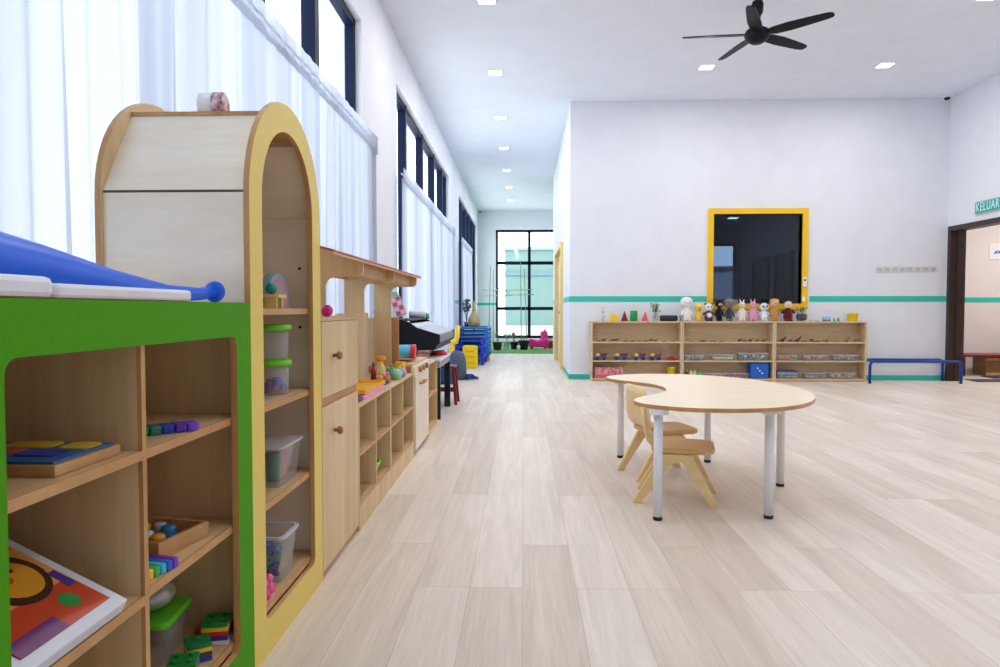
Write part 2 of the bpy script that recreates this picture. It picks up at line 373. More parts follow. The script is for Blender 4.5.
# ------------------------------------------------------------------ sheer curtains
def curtain(y0, y1, label, seed, z1=2.56, z0=.12, x=-1.335, folds=None, name='sheer_curtain', axis='y'):
    rnd = random.Random(seed)
    t = thing(name, label, 'curtain', (x, (y0+y1)/2, 0) if axis == 'y' else ((y0+y1)/2, x, 0))
    n = int((y1-y0)/.022); ph = [rnd.uniform(0, 6.28) for _ in range(5)]
    def off(yv, z):
        k = .35+.65*min(1, (z1-z)/1.2)
        u = yv*(1+.02*math.sin(yv*2+ph[0]))
        g = .5+.5*math.sin(yv*2.1+ph[3]) 
        return k*(.022*math.sin(u*44+ph[1])*(.35+.65*g)+.016*math.sin(u*19+ph[2])+.012*math.sin(u*7+ph[4]))
    zs = [z0]+[z for z in (.6, 1.1, 1.6, 2.0, 2.3) if z0+.05 < z < z1-.1]+[z1-.06]
    vs = []; fs = []
    for i in range(n+1):
        yv = y0+(y1-y0)*i/n
        for z in zs:
            vs.append((x+off(yv, z), yv+(.01*math.sin(z*2+yv*3)), z) if axis == 'y' else (yv, x+off(yv, z), z))
    m = len(zs)
    for i in range(n):
        for j in range(m-1): fs.append((i*m+j, (i+1)*m+j, (i+1)*m+j+1, i*m+j+1))
    MB().add(vs, fs, 0, True).build('cloth', M_sheer, t, world=True)
    vs = []; fs = []
    for i in range(n+1):
        yv = y0+(y1-y0)*i/n; q = .004*math.sin(yv*40+ph[1])
        for j, z in enumerate((z1-.12, z1-.04, z1+.02, z1+.045+.004*math.sin(yv*9))):
            v = (x+.012+q, yv, z); vs.append(v if axis == 'y' else (yv, x+.012+q, z))
    for i in range(n):
        for j in range(3): fs.append((i*4+j, (i+1)*4+j, (i+1)*4+j+1, i*4+j+1))
    MB().add(vs, fs, 0, True).build('heading', M_sheer, t, world=True)
    p0, p1 = ((x, y0-.05, z1-.03), (x, y1+.05, z1-.03)) if axis == 'y' else ((y0-.05, x, z1-.03), (y1+.05, x, z1-.03))
    MB().cyl(p0, p1, .008, n=8).build('curtain_rod', M_white, t, world=True)
    return t
curtain(-3.3, 6.38, 'long sheer white curtain behind the green cabinet and yellow arch', 3)
curtain(7.75, 13.6, 'sheer white curtain behind the black piano, at the second tall window', 5)
curtain(15.2, 18.3, 'sheer white curtain drawn halfway across the window by the indoor plants', 8)
curtain(4.05, 5.2, 'thin curtain in the dim room seen through the yellow-framed window', 9, z1=2.05, z0=.9, x=17.42, name='cafe_curtain', axis='x')

# ------------------------------------------------------------------ ceiling lights and fan
k = 0
spots = [(-.36, 6.98+2.12*i) for i in range(7)] + [(2.3, 8.98), (4.5, 8.98), (4.52, 7.05)]
names = ['nearest to the window wall, in front of the fan', 'second of the window-wall row', 'third of the window-wall row', 'fourth of the window-wall row', 'fifth of the window-wall row',
         'sixth of the window-wall row', 'last of the corridor row, near the far window', 'just behind the ceiling fan', 'above the back wall, beyond the fan', 'ahead of the ceiling fan, away from the windows']
names[0] = 'first of the window-wall row'
for (x, y), nm in zip(spots, names):
    t = thing('downlight', 'small square downlight, ' + nm, 'ceiling light', (x, y, CH), 0, 'square recessed downlights')
    MB().ring(rrect(-.1, .1, -.1, .1, .01, 2), rrect(-.08, .08, -.08, .08, .008, 2), 'z', -.008, -.0005).build('bezel', M_white, t)
    MB().box(-.08, .08, -.08, .08, -.006, -.001).build('diffuser', M_lamp, t)
t = thing('ceiling_fan', 'black five-blade ceiling fan on a short rod', 'fan', (2.152, 6.617, 3.572))
MB().lathe([(.0, -.085), (.05, -.08), (.095, -.05), (.115, -.01), (.1, .035), (.06, .06), (.0, .065)], n=28).build('motor_housing', M_fan, t)
MB().cyl((0, 0, .05), (0, 0, .44), .018).build('down_rod', M_fan, t)
MB().lathe([(.035, .055), (.028, .09), (.03, .16), (.05, .2), (.055, .27), (.045, .3), (.019, .31)]).build('rod_sleeve', M_fan, t)
MB().lathe([(.0, .507), (.07, .506), (.07, .46), (.03, .41), (.0, .405)]).build('ceiling_canopy', M_fan, t)
for i in range(5):
    a = math.radians(175+72*i); R_ = rot(a)
    b = MB(); prof = [(.10, .035, .035), (.16, .06, .052), (.3, .066, .06), (.48, .056, .05), (.6, .048, .042), (.65, .04, .034), (.668, .026, .02), (.673, .008, .004)]
    top = []; bot = []
    for x, yl, yr in prof:
        top.append((x, yl)); bot.append((x, -yr))
    outl = top+bot[::-1]
    T_ = rot(math.radians(-13), 'X')
    vs = [R_ @ (T_ @ Vector((x, y, z))) for z in (-.004, .004) for x, y in outl]; n = len(outl)
    b.add(vs, [tuple(range(n)), tuple(range(2*n-1, n-1, -1))]+[(k, (k+1) % n, n+(k+1) % n, n+k) for k in range(n)])
    b.build('blade', M_fan, t)

# ------------------------------------------------------------------ green storage cabinet (near)
XF = -.77
G = thing('green_storage_cabinet', 'open maple storage cabinet with a bright green front panel', 'cabinet', (-.97, 1.43, 0))
gy0, gy1, gt, XB = .88, 1.955, 1.066, -1.19
MB().ring(rrect(gy0, gy1, 0, gt, .004, 6), rrect(1.012, 1.858, .115, .975, .028, 6), 'x', XF-.018, XF, 0, 1).build('front_panel', [M_green, M_edge], G, True)
xi = XF-.0185
box(XB, xi, gy0, gy0+.018, 0, gt-.018).build('side_panel', M_maple, G, True)
box(XB, xi, gy1-.018, gy1, 0, gt-.018).build('side_panel', M_maple, G, True)
box(XB, xi, gy0, gy1, gt-.018, gt).build('top_panel', M_mapleH, G, True)
box(XB-.01, XB, gy0, gy1, 0, gt).build('back_panel', M_maple, G, True)
MB().box(XB, xi-.01, 1.418, 1.434, .14, gt-.018).box(xi-.0099, xi-.0005, 1.418, 1.434, .14, gt-.018, 1).build('divider', [M_maple, M_edge], G, True)
def shelf(y0, y1, zt, par, xb=XB, xf=xi, th=.02):
    MB().box(xb, xf-.008, y0, y1, zt-th, zt).box(xf-.0079, xf-.0005, y0, y1, zt-th, zt, 1).build('shelf', [M_shelf, M_edge], par, True)
for a, b in ((gy0+.0185, 1.4175), (1.4345, gy1-.0185)):
    for z in ((.755, .46, .14) if a > 1 else (.755, .45, .14)): shelf(a, b, z, G)

# ------------------------------------------------------------------ yellow arch cabinet
A = thing('arched_cabinet', 'tall maple cabinet with a yellow arched front panel', 'cabinet', (-.98, 2.29, 0))
ay, hw, zs_, ihw = 2.300, .3435, 1.370, .246
def archloop(cy, hw, z0, zs, rc, n=24):
    return arc(cy-hw+rc, z0+rc, rc, PI, 1.5*PI, 5)+arc(cy+hw-rc, z0+rc, rc, 1.5*PI, 2*PI, 5)+arc(cy, zs, hw, 0, PI, n)
MB().ring(archloop(ay, hw, 0, zs_, .003), archloop(ay, ihw, .105, zs_+.006, .03), 'x', XF-.018, XF, 0, 1).build('front_panel', [M_yellow, M_edge], A, True, bevel=.002)
ABX = -1.215
MB().prism(archloop(ay, hw, 0, zs_, .003), 'x', ABX, ABX+.018, 0, 1).build('back_panel', [M_maple, M_edge], A, True, bevel=.002)
ya, yb = ay-hw, ay+hw
xa, xb_ = ABX+.0185, XF-.0185
box(xa, xb_, ya+.012, ya+.03, 0, 1.3795).build('side_panel', M_mapleH, A, True)
box(xa, xb_, yb-.03, yb-.012, 0, 1.3865).build('side_panel', M_mapleH, A, True)
box(xa, xb_, ya+.016, ya+.03, 1.3802, 1.3868).build('seam_strip', plain('seam_brown', (104, 72, 50), .6), A, True)
rp = [(ya+.012, 1.387), (ya+.165, 1.636), (yb-.165, 1.636), (yb-.012, 1.387)]
rin = [(ya+.03, 1.387), (ya+.175, 1.620), (yb-.175, 1.620), (yb-.03, 1.387)]
def slab(p, q, q2, p2, name, m): MB().prism([p, q, q2, p2], 'x', xa, xb_).build(name, m, A, True)
slab(rp[0], rp[1], rin[1], rin[0], 'sloping_roof_panel', M_mapleH)
slab(rp[2], rp[3], rin[3], rin[2], 'sloping_roof_panel', M_mapleH)
box(xa, xb_, ya+.163, yb-.163, 1.6365, 1.649).build('roof_top_panel', M_edge, A, True)
for z in (1.05, .752, .447, .13): shelf(ya+.0305, yb-.0305, z, A, xa, xb_)
for z in (1.2, .98, 1.5):
    for x in (-1.0, -.84): MB().cyl((x, yb-.0305, z), (x, yb-.033, z), .006, n=8).build('screw_cover', M_hole, A, True)

# ------------------------------------------------------------------ play-kitchen row
def knob(par, x, y, z, m=None, r=.017):
    m = m or P((158, 102, 54))
    MB().lathe([(0, 0), (.007, 0), (.007, .012), (r, .018), (r*1.05, .026), (r*.8, .034), (0, .036)], (x, y, z), 14, M=Matrix.Rotation(PI/2, 3, 'Y')).build('knob', m, par, True)
XB2 = -1.16
K = thing('two_door_cupboard', 'maple play cupboard with a small door above a tall door', 'cabinet', (-.96, 2.93, 0))
ky0, ky1 = 2.648, 3.240
box(XB2, XF-.02, ky0, ky0+.016, 0, 1.0).build('side_panel', M_maple, K, True)
box(XB2, XF-.02, ky1-.016, ky1, 0, 1.0).build('side_panel', M_maple, K, True)
for z in (.02, .67): box(XB2, XF-.0205, ky0+.0165, ky1-.0165, z, z+.015).build('shelf', M_shelf, K, True)
box(XB2-.01, XB2, ky0, ky1, 0, 1.0).build('back_panel', M_maple, K, True)
box(XB2, XF, ky0, ky1, 1.0005, 1.016).build('top_panel', M_shelf, K, True)
box(XF-.02, XF-.01, ky0, ky1, .668, .70).build('rail', M_edge, K, True)
d = box(XF-.0195, XF, ky0+.004, ky1-.004, .702, .998).build('door', M_maple, K, True, bevel=.002); knob(d, XF+.0005, ky0+.17, .86)
d = box(XF-.0195, XF, ky0+.004, ky1-.004, .03, .666).build('door', M_maple, K, True, bevel=.002); knob(d, XF+.0005, ky0+.17, .555)
box(XF-.03, XF-.021, ky0+.017, ky1-.017, 0, .029).build('kick_board', M_edge, K, True)

def open_unit(name, label, y0, y1, top, mids, cols, zmid, foot=.13):
    U = thing(name, label, 'shelf unit', (-.96, (y0+y1)/2, 0))
    box(XB2, XF, y0, y0+.016, 0, top-.0165).build('side_panel', M_maple, U, True)
    box(XB2, XF, y1-.016, y1, 0, top-.0165).build('side_panel', M_maple, U, True)
    box(XB2, XF, y0, y1, top-.016, top).build('top_panel', M_shelf, U, True, bevel=.002)
    box(XB2-.01, XB2-.0005, y0, y1, 0, top).build('back_panel', M_maple, U, True)
    box(XF-.016, XF, y0+.0165, y1-.0165, .0, foot-.017).build('kick_board', M_maple, U, True)
    shelf(y0+.0165, y1-.0165, foot, U, XB2, XF, .016)
    ys = [y0+(y1-y0)*(i+1)/cols for i in range(cols-1)]
    ed = [y0+.0165]+[v for q in ys for v in (q-.0085, q+.0085)]+[y1-.0165]
    for i in range(0, len(ed), 2):
        if zmid: shelf(ed[i], ed[i+1], zmid, U, XB2, XF, .016)
    for q in ys: box(XB2, XF-.002, q-.008, q+.008, foot+.0005, top-.0165).build('divider', M_maple, U, True)
    return U
open_unit('low_shelf_unit', 'low open maple shelf unit beside the two-door play cupboard', 3.243, 4.04, .597, 0, 2, .365)
open_unit('low_shelf_unit', 'low open maple shelf unit beside the play stove, toy fruit on top', 4.043, 4.895, .597, 0, 2, .365)
open_unit('low_shelf_unit', 'narrow low shelf unit between the play stove and small black-legged table', 5.68, 6.25, .60, 0, 1, .33, .06)

# canopy frame of the kitchen: three brackets with a red roof board
N_ = thing('play_canopy', 'maple play-shop canopy frame with a thin red roof', 'canopy', (-.99, 4.1, 0))
def bracket(y, z0):
    # inverted L: post at the back, arm reaching out, rounded inner corner and rounded tip
    xp0, xp1, xt, zb, ztop = -1.04, -.925, -.745, 1.20, 1.285
    r = .05
    poly = [(xp0, z0), (xp1, z0)]+arc(xp1+r, zb-r, r, PI, PI/2, 8)+arc(xt-.03, zb+.03, .03, 1.5*PI, 2*PI, 5)+[(xt, 1.2711), (xp0, 1.3460)]
    MB().prism(poly, 'y', y, y+.018, 0, 0).build('bracket', M_maple, N_, True)
bracket(3.25, .5975); bracket(4.047, .5975); bracket(4.875, .5975)
box(-1.04, -1.024, 3.269, 4.046, 1.225, 1.33).box(-1.04, -1.024, 4.066, 4.874, 1.225, 1.33).build('roof_beam', M_maple, N_, True)
box(-.8, -.784, 3.269, 4.046, 1.215, 1.281).box(-.8, -.784, 4.066, 4.874, 1.215, 1.281).build('front_beam', M_edge, N_, True)
M_pale = plain('pale_back_board', (222, 216, 204), .6)
box(-1.10, -1.085, 4.07, 4.87, .5975, 1.02).build('back_board', M_pale, N_, True)
Ms = Matrix.Rotation(0, 3, 'Y')
M_red = plain('red_roof_laminate', (206, 84, 56), .45)
MB().prism([(-.725, 1.2665), (-1.08, 1.357), (-1.08, 1.366), (-.725, 1.2755)], 'y', 2.665, 4.97).build('roof_board', M_shelf, N_, True)
MB().prism([(-.722, 1.2762), (-1.08, 1.3669), (-1.08, 1.374), (-.722, 1.2832)], 'y', 2.664, 4.972).build('roof_covering', M_red, N_, True)
box(-1.05, -.935, 2.70, 2.718, 1.0165, 1.31).build('rear_post', M_maple, N_, True)

N_.location.z = -.007
for c in [c for c in bpy.data.objects if c.parent is N_ and c.name.split('.')[0] in ('bracket', 'back_board', 'rear_post')]: c.location.z = .0075
# stove
S = thing('play_stove', 'wooden toy stove unit with door and round knobs beside the low shelves', 'toy stove', (-.96, 5.29, 0))
sy0, sy1 = 4.905, 5.672
box(XB2, XF-.02, sy0, sy0+.016, 0, .64).build('side_panel', M_edge, S, True)
box(XB2, XF-.02, sy1-.016, sy1, 0, .64).build('side_panel', M_maple, S, True)
box(XB2, XF-.01, sy0, sy1, .6405, .657).build('counter', M_shelf, S, True)
box(XF-.02, XF+.006, sy0, sy1, .565, .64).build('control_panel', M_mapleH, S, True, bevel=.003)
for i in range(3): 
    MB().cyl((XF+.0065, sy0+.2+.17*i, .605), (XF+.03, sy0+.2+.17*i, .605), .021, n=14).build('control_knob', P((176, 122, 48)) if i < 2 else P((90, 92, 100)), S, True)
d = box(XF-.0195, XF+.008, sy0+.04, sy1-.06, .035, .562).build('oven_door', M_mapleH, S, True, bevel=.003)
MB().tube([(XF+.0085, sy0+.22, .50), (XF+.04, sy0+.22, .505), (XF+.04, sy0+.40, .505), (XF+.0085, sy0+.40, .50)], .009, 8).build('handle', M_edge, d, True)
box(XF-.03, XF-.021, sy0+.017, sy1-.017, 0, .03).build('kick_board', M_edge, S, True)
box(-.945, -.885, 4.95, 4.968, .6575, .985).build('splash_post', M_edge, S, True)
box(-1.15, -.9455, 4.95, 4.968, .6575, .985).build('splash_board', M_maple, S, True)
MB().box(-1.04, -.84, sy0+.1, sy0+.36, .6575, .667).build('hob_plate', P((190, 120, 90)), S, True)

# ------------------------------------------------------------------ kidney table
T = thing('kidney_table', 'low kidney-shaped maple table on white tubular legs', 'table', (1.1, 4.2, 0))
ctrl = [(.842, 0), (.815, .17), (.735, .31), (.635, .43), (.572, .55), (.568, .65), (.63, .76), (.79, .86), (1.0, .885), (1.2, .84), (1.38, .72), (1.52, .53), (1.62, .28), (1.655, 0)]
pts = ctrl+[(x, -y) for x, y in ctrl[1:-1]][::-1]
def smooth(p, n=5):
    out = []; m = len(p)
    for i in range(m):
        a, b, c, d = p[i-1], p[i], p[(i+1) % m], p[(i+2) % m]
        for k in range(n):
            t = k/n
            out.append(tuple(.5*((2*b[j])+(-a[j]+c[j])*t+(2*a[j]-5*b[j]+4*c[j]-d[j])*t*t+(-a[j]+3*b[j]-3*c[j]+d[j])*t**3) for j in (0, 1)))
    return out
kid = [((x-1.12)*.985+.02, y*.995+.005) for x, y in smooth(pts)]
MB().prism(kid, 'z', .556, .578, 0, 1).build('table_top', [M_ttop, M_edge], T, bevel=.003)
for lx, ly in ((.67, 3.47), (1.23, 3.515), (1.522, 4.16), (1.262, 4.80), (.688, 4.93)):
    x, y = lx-1.1, ly-4.2
    L_ = MB().cyl((x, y, .018), (x, y, .5285), .0225, n=20).build('leg', M_white, T)
    MB().lathe([(.0225, 0), (.0235, .017), (.018, .0175)], (x, y, 0), 20).build('foot_cap', M_black, L_)
    MB().prism(rrect(x-.045, x+.045, y-.045, y+.045, .02, 4), 'z', .529, .5558).build('mounting_plate', M_white, L_)

def toddler_chair(loc, rz, label, hb=.575):
    c = thing('toddler_chair', label, 'chair', loc, rz, 'toddler chairs at the kidney table')
    for s in (-1, 1):
        outer = [(-.245, 0), (-.198, 0), (-.06, .20), (-.03, .226), (.0, .232), (.028, .22), (.158, 0), (.205, 0), (.066, .274), (-.088, .274)]
        y = s*.155
        MB().prism(outer, 'y', y-.013, y+.013).build('side_frame', M_ply, c, bevel=.004)
    MB().prism(rrect(-.15, .185, -.165, .165, .07, 6), 'z', .275, .305).build('seat', M_plyseat, c, bevel=.012)
    # curved back shell
    prof = [(-.105, .309), (-.15, .316), (-.178, .345), (-.19, .39), (-.198, .45), (-.206, .51), (-.212, .575)]
    vs = []; fs = []; nu = 14
    prof = [(x, .309+(z-.309)*(hb-.309)/.266) for x, z in prof]
    for i, (x, z) in enumerate(prof):
        w = {0: .105, 1: .13, 2: .145, 3: .155, 4: .16, 5: .16, 6: .15}[i]
        for k in range(nu+1):
            u = -1+2*k/nu; zz = z-(.05*abs(u)**5 if i == 6 else .015*abs(u)**5 if i == 5 else 0)
            vs.append((x+.035*u*u*(i/6), u*w, zz))
    for i in range(len(prof)-1):
        for k in range(nu): fs.append((i*(nu+1)+k, i*(nu+1)+k+1, (i+1)*(nu+1)+k+1, (i+1)*(nu+1)+k))
    MB().add(vs, fs, 0, True).build('backrest', M_ply, c, solid=.012)
    return c
toddler_chair((.868, 3.88, 0), math.radians(-13.4), 'light wood toddler chair right behind the table\'s front leg, its seat jutting out', .528)
toddler_chair((.885, 4.45, 0), math.radians(14), 'light wood toddler chair in the table\'s hollow, its curved back showing')

# ------------------------------------------------------------------ three shelf units on the back wall
BY0, BY1 = 10.14, 10.388
units = [(.985, 2.288, 'beside the corridor corner, geometric solids on top'), (2.292, 3.602, 'in the middle, soft toys on top'), (3.606, 4.905, 'next to the blue rail, terrarium on top')]
BZ = .866
for x0, x1, w_ in units:
    U = thing('back_shelf_unit', 'low beige open shelf unit, ' + w_, 'shelf unit', ((x0+x1)/2, 10.26, 0), 0, None)
    for a in (x0, x1-.022): box(a, a+.022, BY0, BY1, 0, BZ-.0205).build('side_panel', M_beige, U, True, bevel=.001)
    box(x0, x1, BY0, BY1, BZ-.02, BZ).build('top_panel', M_beige, U, True, bevel=.001)
    box(x0+.0225, x1-.0225, BY1-.008, BY1, 0, BZ-.0205).build('back_panel', M_beige, U, True)
    for z in (.57, .30, .04): box(x0+.0225, x1-.0225, BY0+.004, BY1-.0085, z-.02, z).build('shelf', M_shelf if z > 1 else M_beige, U, True, bevel=.001)
    box(x0+.0225, x1-.0225, BY0+.006, BY0+.02, 0, .0195).build('kick_board', M_edge, U, True)
TOPZ, R1, R2, R3 = BZ+.0005, .5705, .3005, .0405

# --- solids and things on top of the first unit
def bx(px, Y=10.22): return sx(px, Y)
tag(box(-.055, .055, -.05, .05, 0, .1).build('toy_block', P((238, 200, 20)), bevel=.004), 'yellow toy block on the first back shelf', 'toy').location = (bx(614), 10.22, TOPZ)
def cone(px, h, r, col, lab, n=24):
    o = MB().lathe([(r, 0), (r, .004), (0, h)], n=n, smooth=False).build('toy_cone' if n > 6 else 'toy_pyramid', P(col)); o.location = (bx(px), 10.22, TOPZ); tag(o, lab, 'toy'); return o
cone(624.4, .155, .052, (128, 20, 44), 'maroon toy pyramid between the yellow block and the green cylinder', 4)
cone(645, .15, .047, (226, 62, 44), 'red toy cone beside the green cylinder')
o = MB().lathe([(.05, 0), (.053, .004), (.053, .148), (.05, .152)], n=28).build('toy_cylinder', P((12, 146, 64))); o.location = (bx(633.7), 10.22, TOPZ); tag(o, 'green toy cylinder standing among the coloured solids', 'toy')
def leafy(par, base, h, n, col, spread=.06, size=.022, seed=1, z0=.0):
    rnd = random.Random(seed); lf = MB(); st = MB()
    for i in range(n):
        a = rnd.uniform(0, 2*PI); rr = spread*rnd.uniform(.1, 1); zz = h*rnd.uniform(.5, 1)
        p = Vector((base[0]+rr*math.cos(a), base[1]+rr*math.sin(a), base[2]+zz))
        if i % 3 == 0: st.tube([base, (Vector(base)+p)/2+Vector((0, 0, h*.1)), p], .0015, 5)
        M_ = Matrix.Rotation(rnd.uniform(0, 6.3), 3, 'Z') @ Matrix.Rotation(rnd.uniform(-.9, .9), 3, 'X')
        s = size*rnd.uniform(.7, 1.2)
        q = [Vector((0, -s, 0)), Vector((s*.5, -.2*s, s*.2)), Vector((s*.45, .4*s, s*.15)), Vector((0, s, 0)), Vector((-s*.45, .4*s, s*.15)), Vector((-s*.5, -.2*s, s*.2))]
        lf.add([p+M_ @ v for v in q], [(0, 1, 2, 3), (0, 3, 4, 5)])
    st.build('stem', plain('stem_green', (92, 110, 60), .6), par); lf.build('foliage', plain('leaf_%d_%d_%d' % col, col, .6), par)
t = thing('potted_sprig', 'thin sprig in a small clear glass by the yellow block', 'plant', (bx(603), 10.24, TOPZ))
MB().lathe([(.02, 0), (.022, .002), (.024, .09), (.022, .09), (.02, .004)], n=14).build('glass_vase', M_clear, t); leafy(t, (0, 0, .01), .19, 7, (96, 118, 84), .02, .016, 4)
t = thing('potted_plant', 'leafy green plant in a glass jar beside the black speaker', 'plant', (bx(655.5), 10.24, TOPZ))
MB().lathe([(.04, 0), (.042, .004), (.042, .1), (.036, .11), (.034, .11), (.038, .006)], n=18).build('glass_jar', M_clear, t); leafy(t, (0, 0, .02), .235, 46, (70, 122, 46), .062, .026, 2)
t = thing('speaker', 'black rounded portable speaker lying on the first back shelf', 'speaker', (bx(668.6), 10.22, TOPZ))
MB().prism([(y, z) for y, z in rrect(-.045, .045, 0, .085, .035, 6)], 'x', -.118, .118).build('body', plain('speaker_cloth', (34, 38, 52), .8, bump=.4, nscale=300), t, bevel=.008)
for s in (-1, 1): MB().cyl((s*.119, 0, .043), (s*.127, 0, .043), .033, .03, 18).build('end_cap', M_black, t)
t = thing('twig_figure', 'small brown forked twig figure where two shelf tops meet', 'ornament', (bx(680.3), 10.2, TOPZ))
MB().tube([(-.012, 0, .002), (0, 0, .045), (-.018, 0, .085)], .006, 7).tube([(.01, 0, .002), (0, 0, .045), (.016, 0, .082)], .005, 7).build('twig', P((130, 60, 50)), t)

# --- soft toys
def plush(px, h, w, label, body, face=None, belly=None, ears='round', earc=None, arms='out', snout=None, clothes=None, headk=.33, feet=None, name='soft_toy', hair=None, eye=.012, armw=1.0):
    t = thing(name, label, 'soft toy', (bx(px), 10.235, TOPZ))
    hr = h*headk/2*1.05; bw = w*.36
    bh = h-2*hr*.92
    b = MB(); b.lathe([(0, 0), (bw*.75, .004), (bw, bh*.22), (bw*.98, bh*.5), (bw*.75, bh*.82), (bw*.45, bh*1.0), (0, bh*1.04)], n=18)
    b.build('body', F(clothes or body), t)
    hz = h-hr
    hd = MB().ball((0, -.008, hz), (hr*1.05, hr*.95, hr), 18).build('head', F(face or body), t)
    for s in (-1, 1):
        MB().ball((s*hr*.4, -.008-hr*.86, hz+hr*.12), max(.006, hr*eye*10), 8).build('eye', P((14, 12, 12), .2), hd)
    if snout: MB().ball((0, -.008-hr*.85, hz-hr*.28), (hr*.45, hr*.35, hr*.32), 12).build('muzzle', F(snout), hd)
    MB().ball((0, -.008-hr*(1.16 if snout else .95), hz-hr*.15), hr*.11, 8).build('nose', P((40, 24, 22), .4), hd)
    ec = F(earc or body)
    for s in (-1, 1):
        if ears == 'round': MB().ball((s*hr*.8, 0, hz+hr*.75), (hr*.36, hr*.18, hr*.36), 10).build('ear', ec, hd)
        elif ears == 'long': MB().ball((s*hr*.5, .005, hz+hr*1.2), (hr*.22, hr*.14, hr*.62), 10, M=Matrix.Rotation(s*.25, 3, 'Y')).build('ear', ec, hd)
        elif ears == 'droop': MB().ball((s*hr*1.0, .005, hz-hr*.1), (hr*.26, hr*.2, hr*.7), 10).build('ear', ec, hd)
        elif ears == 'big': MB().ball((s*hr*1.2, .0, hz+hr*.25), (hr*.55, hr*.16, hr*.55), 12).build('ear', ec, hd)
    if hair: MB().ball((0, .006, hz+hr*.28), (hr*1.25, hr*1.0, hr*.95), 14).build('mane', F(hair), hd)
    for s in (-1, 1):
        p0 = Vector((s*bw*.7, 0, bh*.8))
        p1 = Vector((s*w*.5, -.01, bh*(.62 if arms == 'out' else .9 if arms == 'up' else .35)))
        r = w*.085*armw
        MB().tube([p0, (p0+p1)/2+Vector((0, 0, .006)), p1, p1+(p1-p0)*.08], [r*.9, r, r*.95, r*.3], 10).build('arm', F(clothes or body), t)
        MB().ball((s*bw*.55, -bw*.7, h*.055), (w*.11, w*.16, h*.055), 10).build('foot', F(feet or body), t)
    if belly: MB().ball((0, -bw*.42, bh*.48), (bw*.72, bw*.62, bh*.38), 14).build('belly', F(belly), t)
    return t
plush(686.8, .335, .165, 'large fluffy white soft toy beside the twig figure', (232, 232, 230), ears='droop', arms='down', armw=1.6, headk=.4, hair=(238, 238, 238))
plush(698.6, .255, .11, 'yellow chick soft toy beside the fluffy white one', (240, 208, 70), snout=(224, 160, 30), ears=None, arms='down', headk=.42)
plush(708.9, .26, .165, 'brown owl soft toy with white face and spread wings', (106, 58, 34), face=(236, 232, 230), belly=(222, 218, 232), ears='round', arms='out', headk=.42, eye=.02)
plush(719.4, .325, .125, 'black gorilla soft toy with a pale face', (20, 17, 20), snout=(196, 160, 140), ears='round', arms='down', armw=1.4, headk=.38)
plush(729.6, .33, .13, 'grey koala soft toy in dark clothes', (128, 124, 126), ears='big', clothes=(62, 62, 68), arms='down', feet=(140, 150, 142), headk=.42, earc=(120, 116, 118))
plush(742.2, .28, .14, 'cream white rabbit soft toy beside the grey koala', (232, 224, 214), ears='long', arms='down', headk=.3)
plush(753, .285, .16, 'pink rabbit soft toy with floppy arms', (226, 158, 178), ears='long', arms='out', headk=.32, snout=(240, 190, 190), clothes=(222, 150, 186))
plush(764, .265, .14, 'white panda soft toy with big black eyes', (226, 230, 238), ears='round', earc=(30, 32, 36), arms='out', headk=.42, eye=.026)
plush(774.6, .315, .13, 'golden lion soft toy with a tan mane and pink face', (196, 148, 72), face=(232, 178, 156), hair=(206, 150, 84), ears='round', arms='down', headk=.34)
plush(788.2, .29, .18, 'brown dog soft toy in a maroon jumper, last of the soft toys', (232, 208, 200), clothes=(92, 24, 20), ears='round', earc=(92, 40, 34), arms='out', armw=1.5, headk=.34, feet=(90, 26, 22))

# --- top of third unit
t = thing('glass_terrarium', 'round glass terrarium bowl with small green plants', 'terrarium', (bx(802.4), 10.25, TOPZ))
MB().lathe([(.03, 0), (.06, .012), (.078, .05), (.078, .085), (.06, .125), (.045, .135)], n=24).build('glass_bowl', M_bin, t)
MB().lathe([(0, .006), (.055, .014), (.073, .05), (.074, .09), (.05, .108), (0, .112)], n=20).build('soil', plain('terrarium_soil', (56, 42, 46), .9, bump=.8), t)
leafy(t, (0, 0, .09), .11, 34, (64, 120, 60), .075, .018, 6)
for px, s_, lab in ((810.2, 1, 'small grey shell beside the terrarium'), (816.6, 1.25, 'pale flat shell midway along the third shelf top')):
    tag(MB().lathe([(0, 0), (.02, .003), (.026, .009), (.014, .022), (.004, .03), (0, .031)], n=12).build('sea_shell', P((196, 180, 170))), lab, 'shell').location = (bx(px), 10.2, TOPZ)
    bpy.context.scene.collection.objects[-1].scale = (s_, 1, .8)
t = thing('toy_bus', 'pale blue toy vehicle on the third shelf top', 'toy', (bx(826.6), 10.22, TOPZ))
MB().prism(rrect(-.055, .05, .012, .07, .018, 5), 'y', -.03, .03).build('body', P((150, 196, 226)), t, bevel=.004)
for s in (-.032, .028):
    for q in (-.034, .03): MB().cyl((s, q, .014), (s, q+.004, .014), .0139, n=12).build('wheel', P((60, 70, 90)), t)
for px, h_, col, lab in ((834.3, .055, (60, 160, 170), 'short teal toy figure beside the pale blue toy vehicle'), (838.4, .065, (40, 140, 150), 'taller teal toy figure nearer to the yellow bucket')):
    t = thing('toy_figure', lab, 'toy', (bx(px), 10.22, TOPZ))
    MB().lathe([(.014, 0), (.016, .01), (.012, h_*.6), (0, h_*.65)], n=12).build('body', P(col), t); MB().ball((0, 0, h_*.78), h_*.22, 10).build('head', P((170, 190, 200)), t)
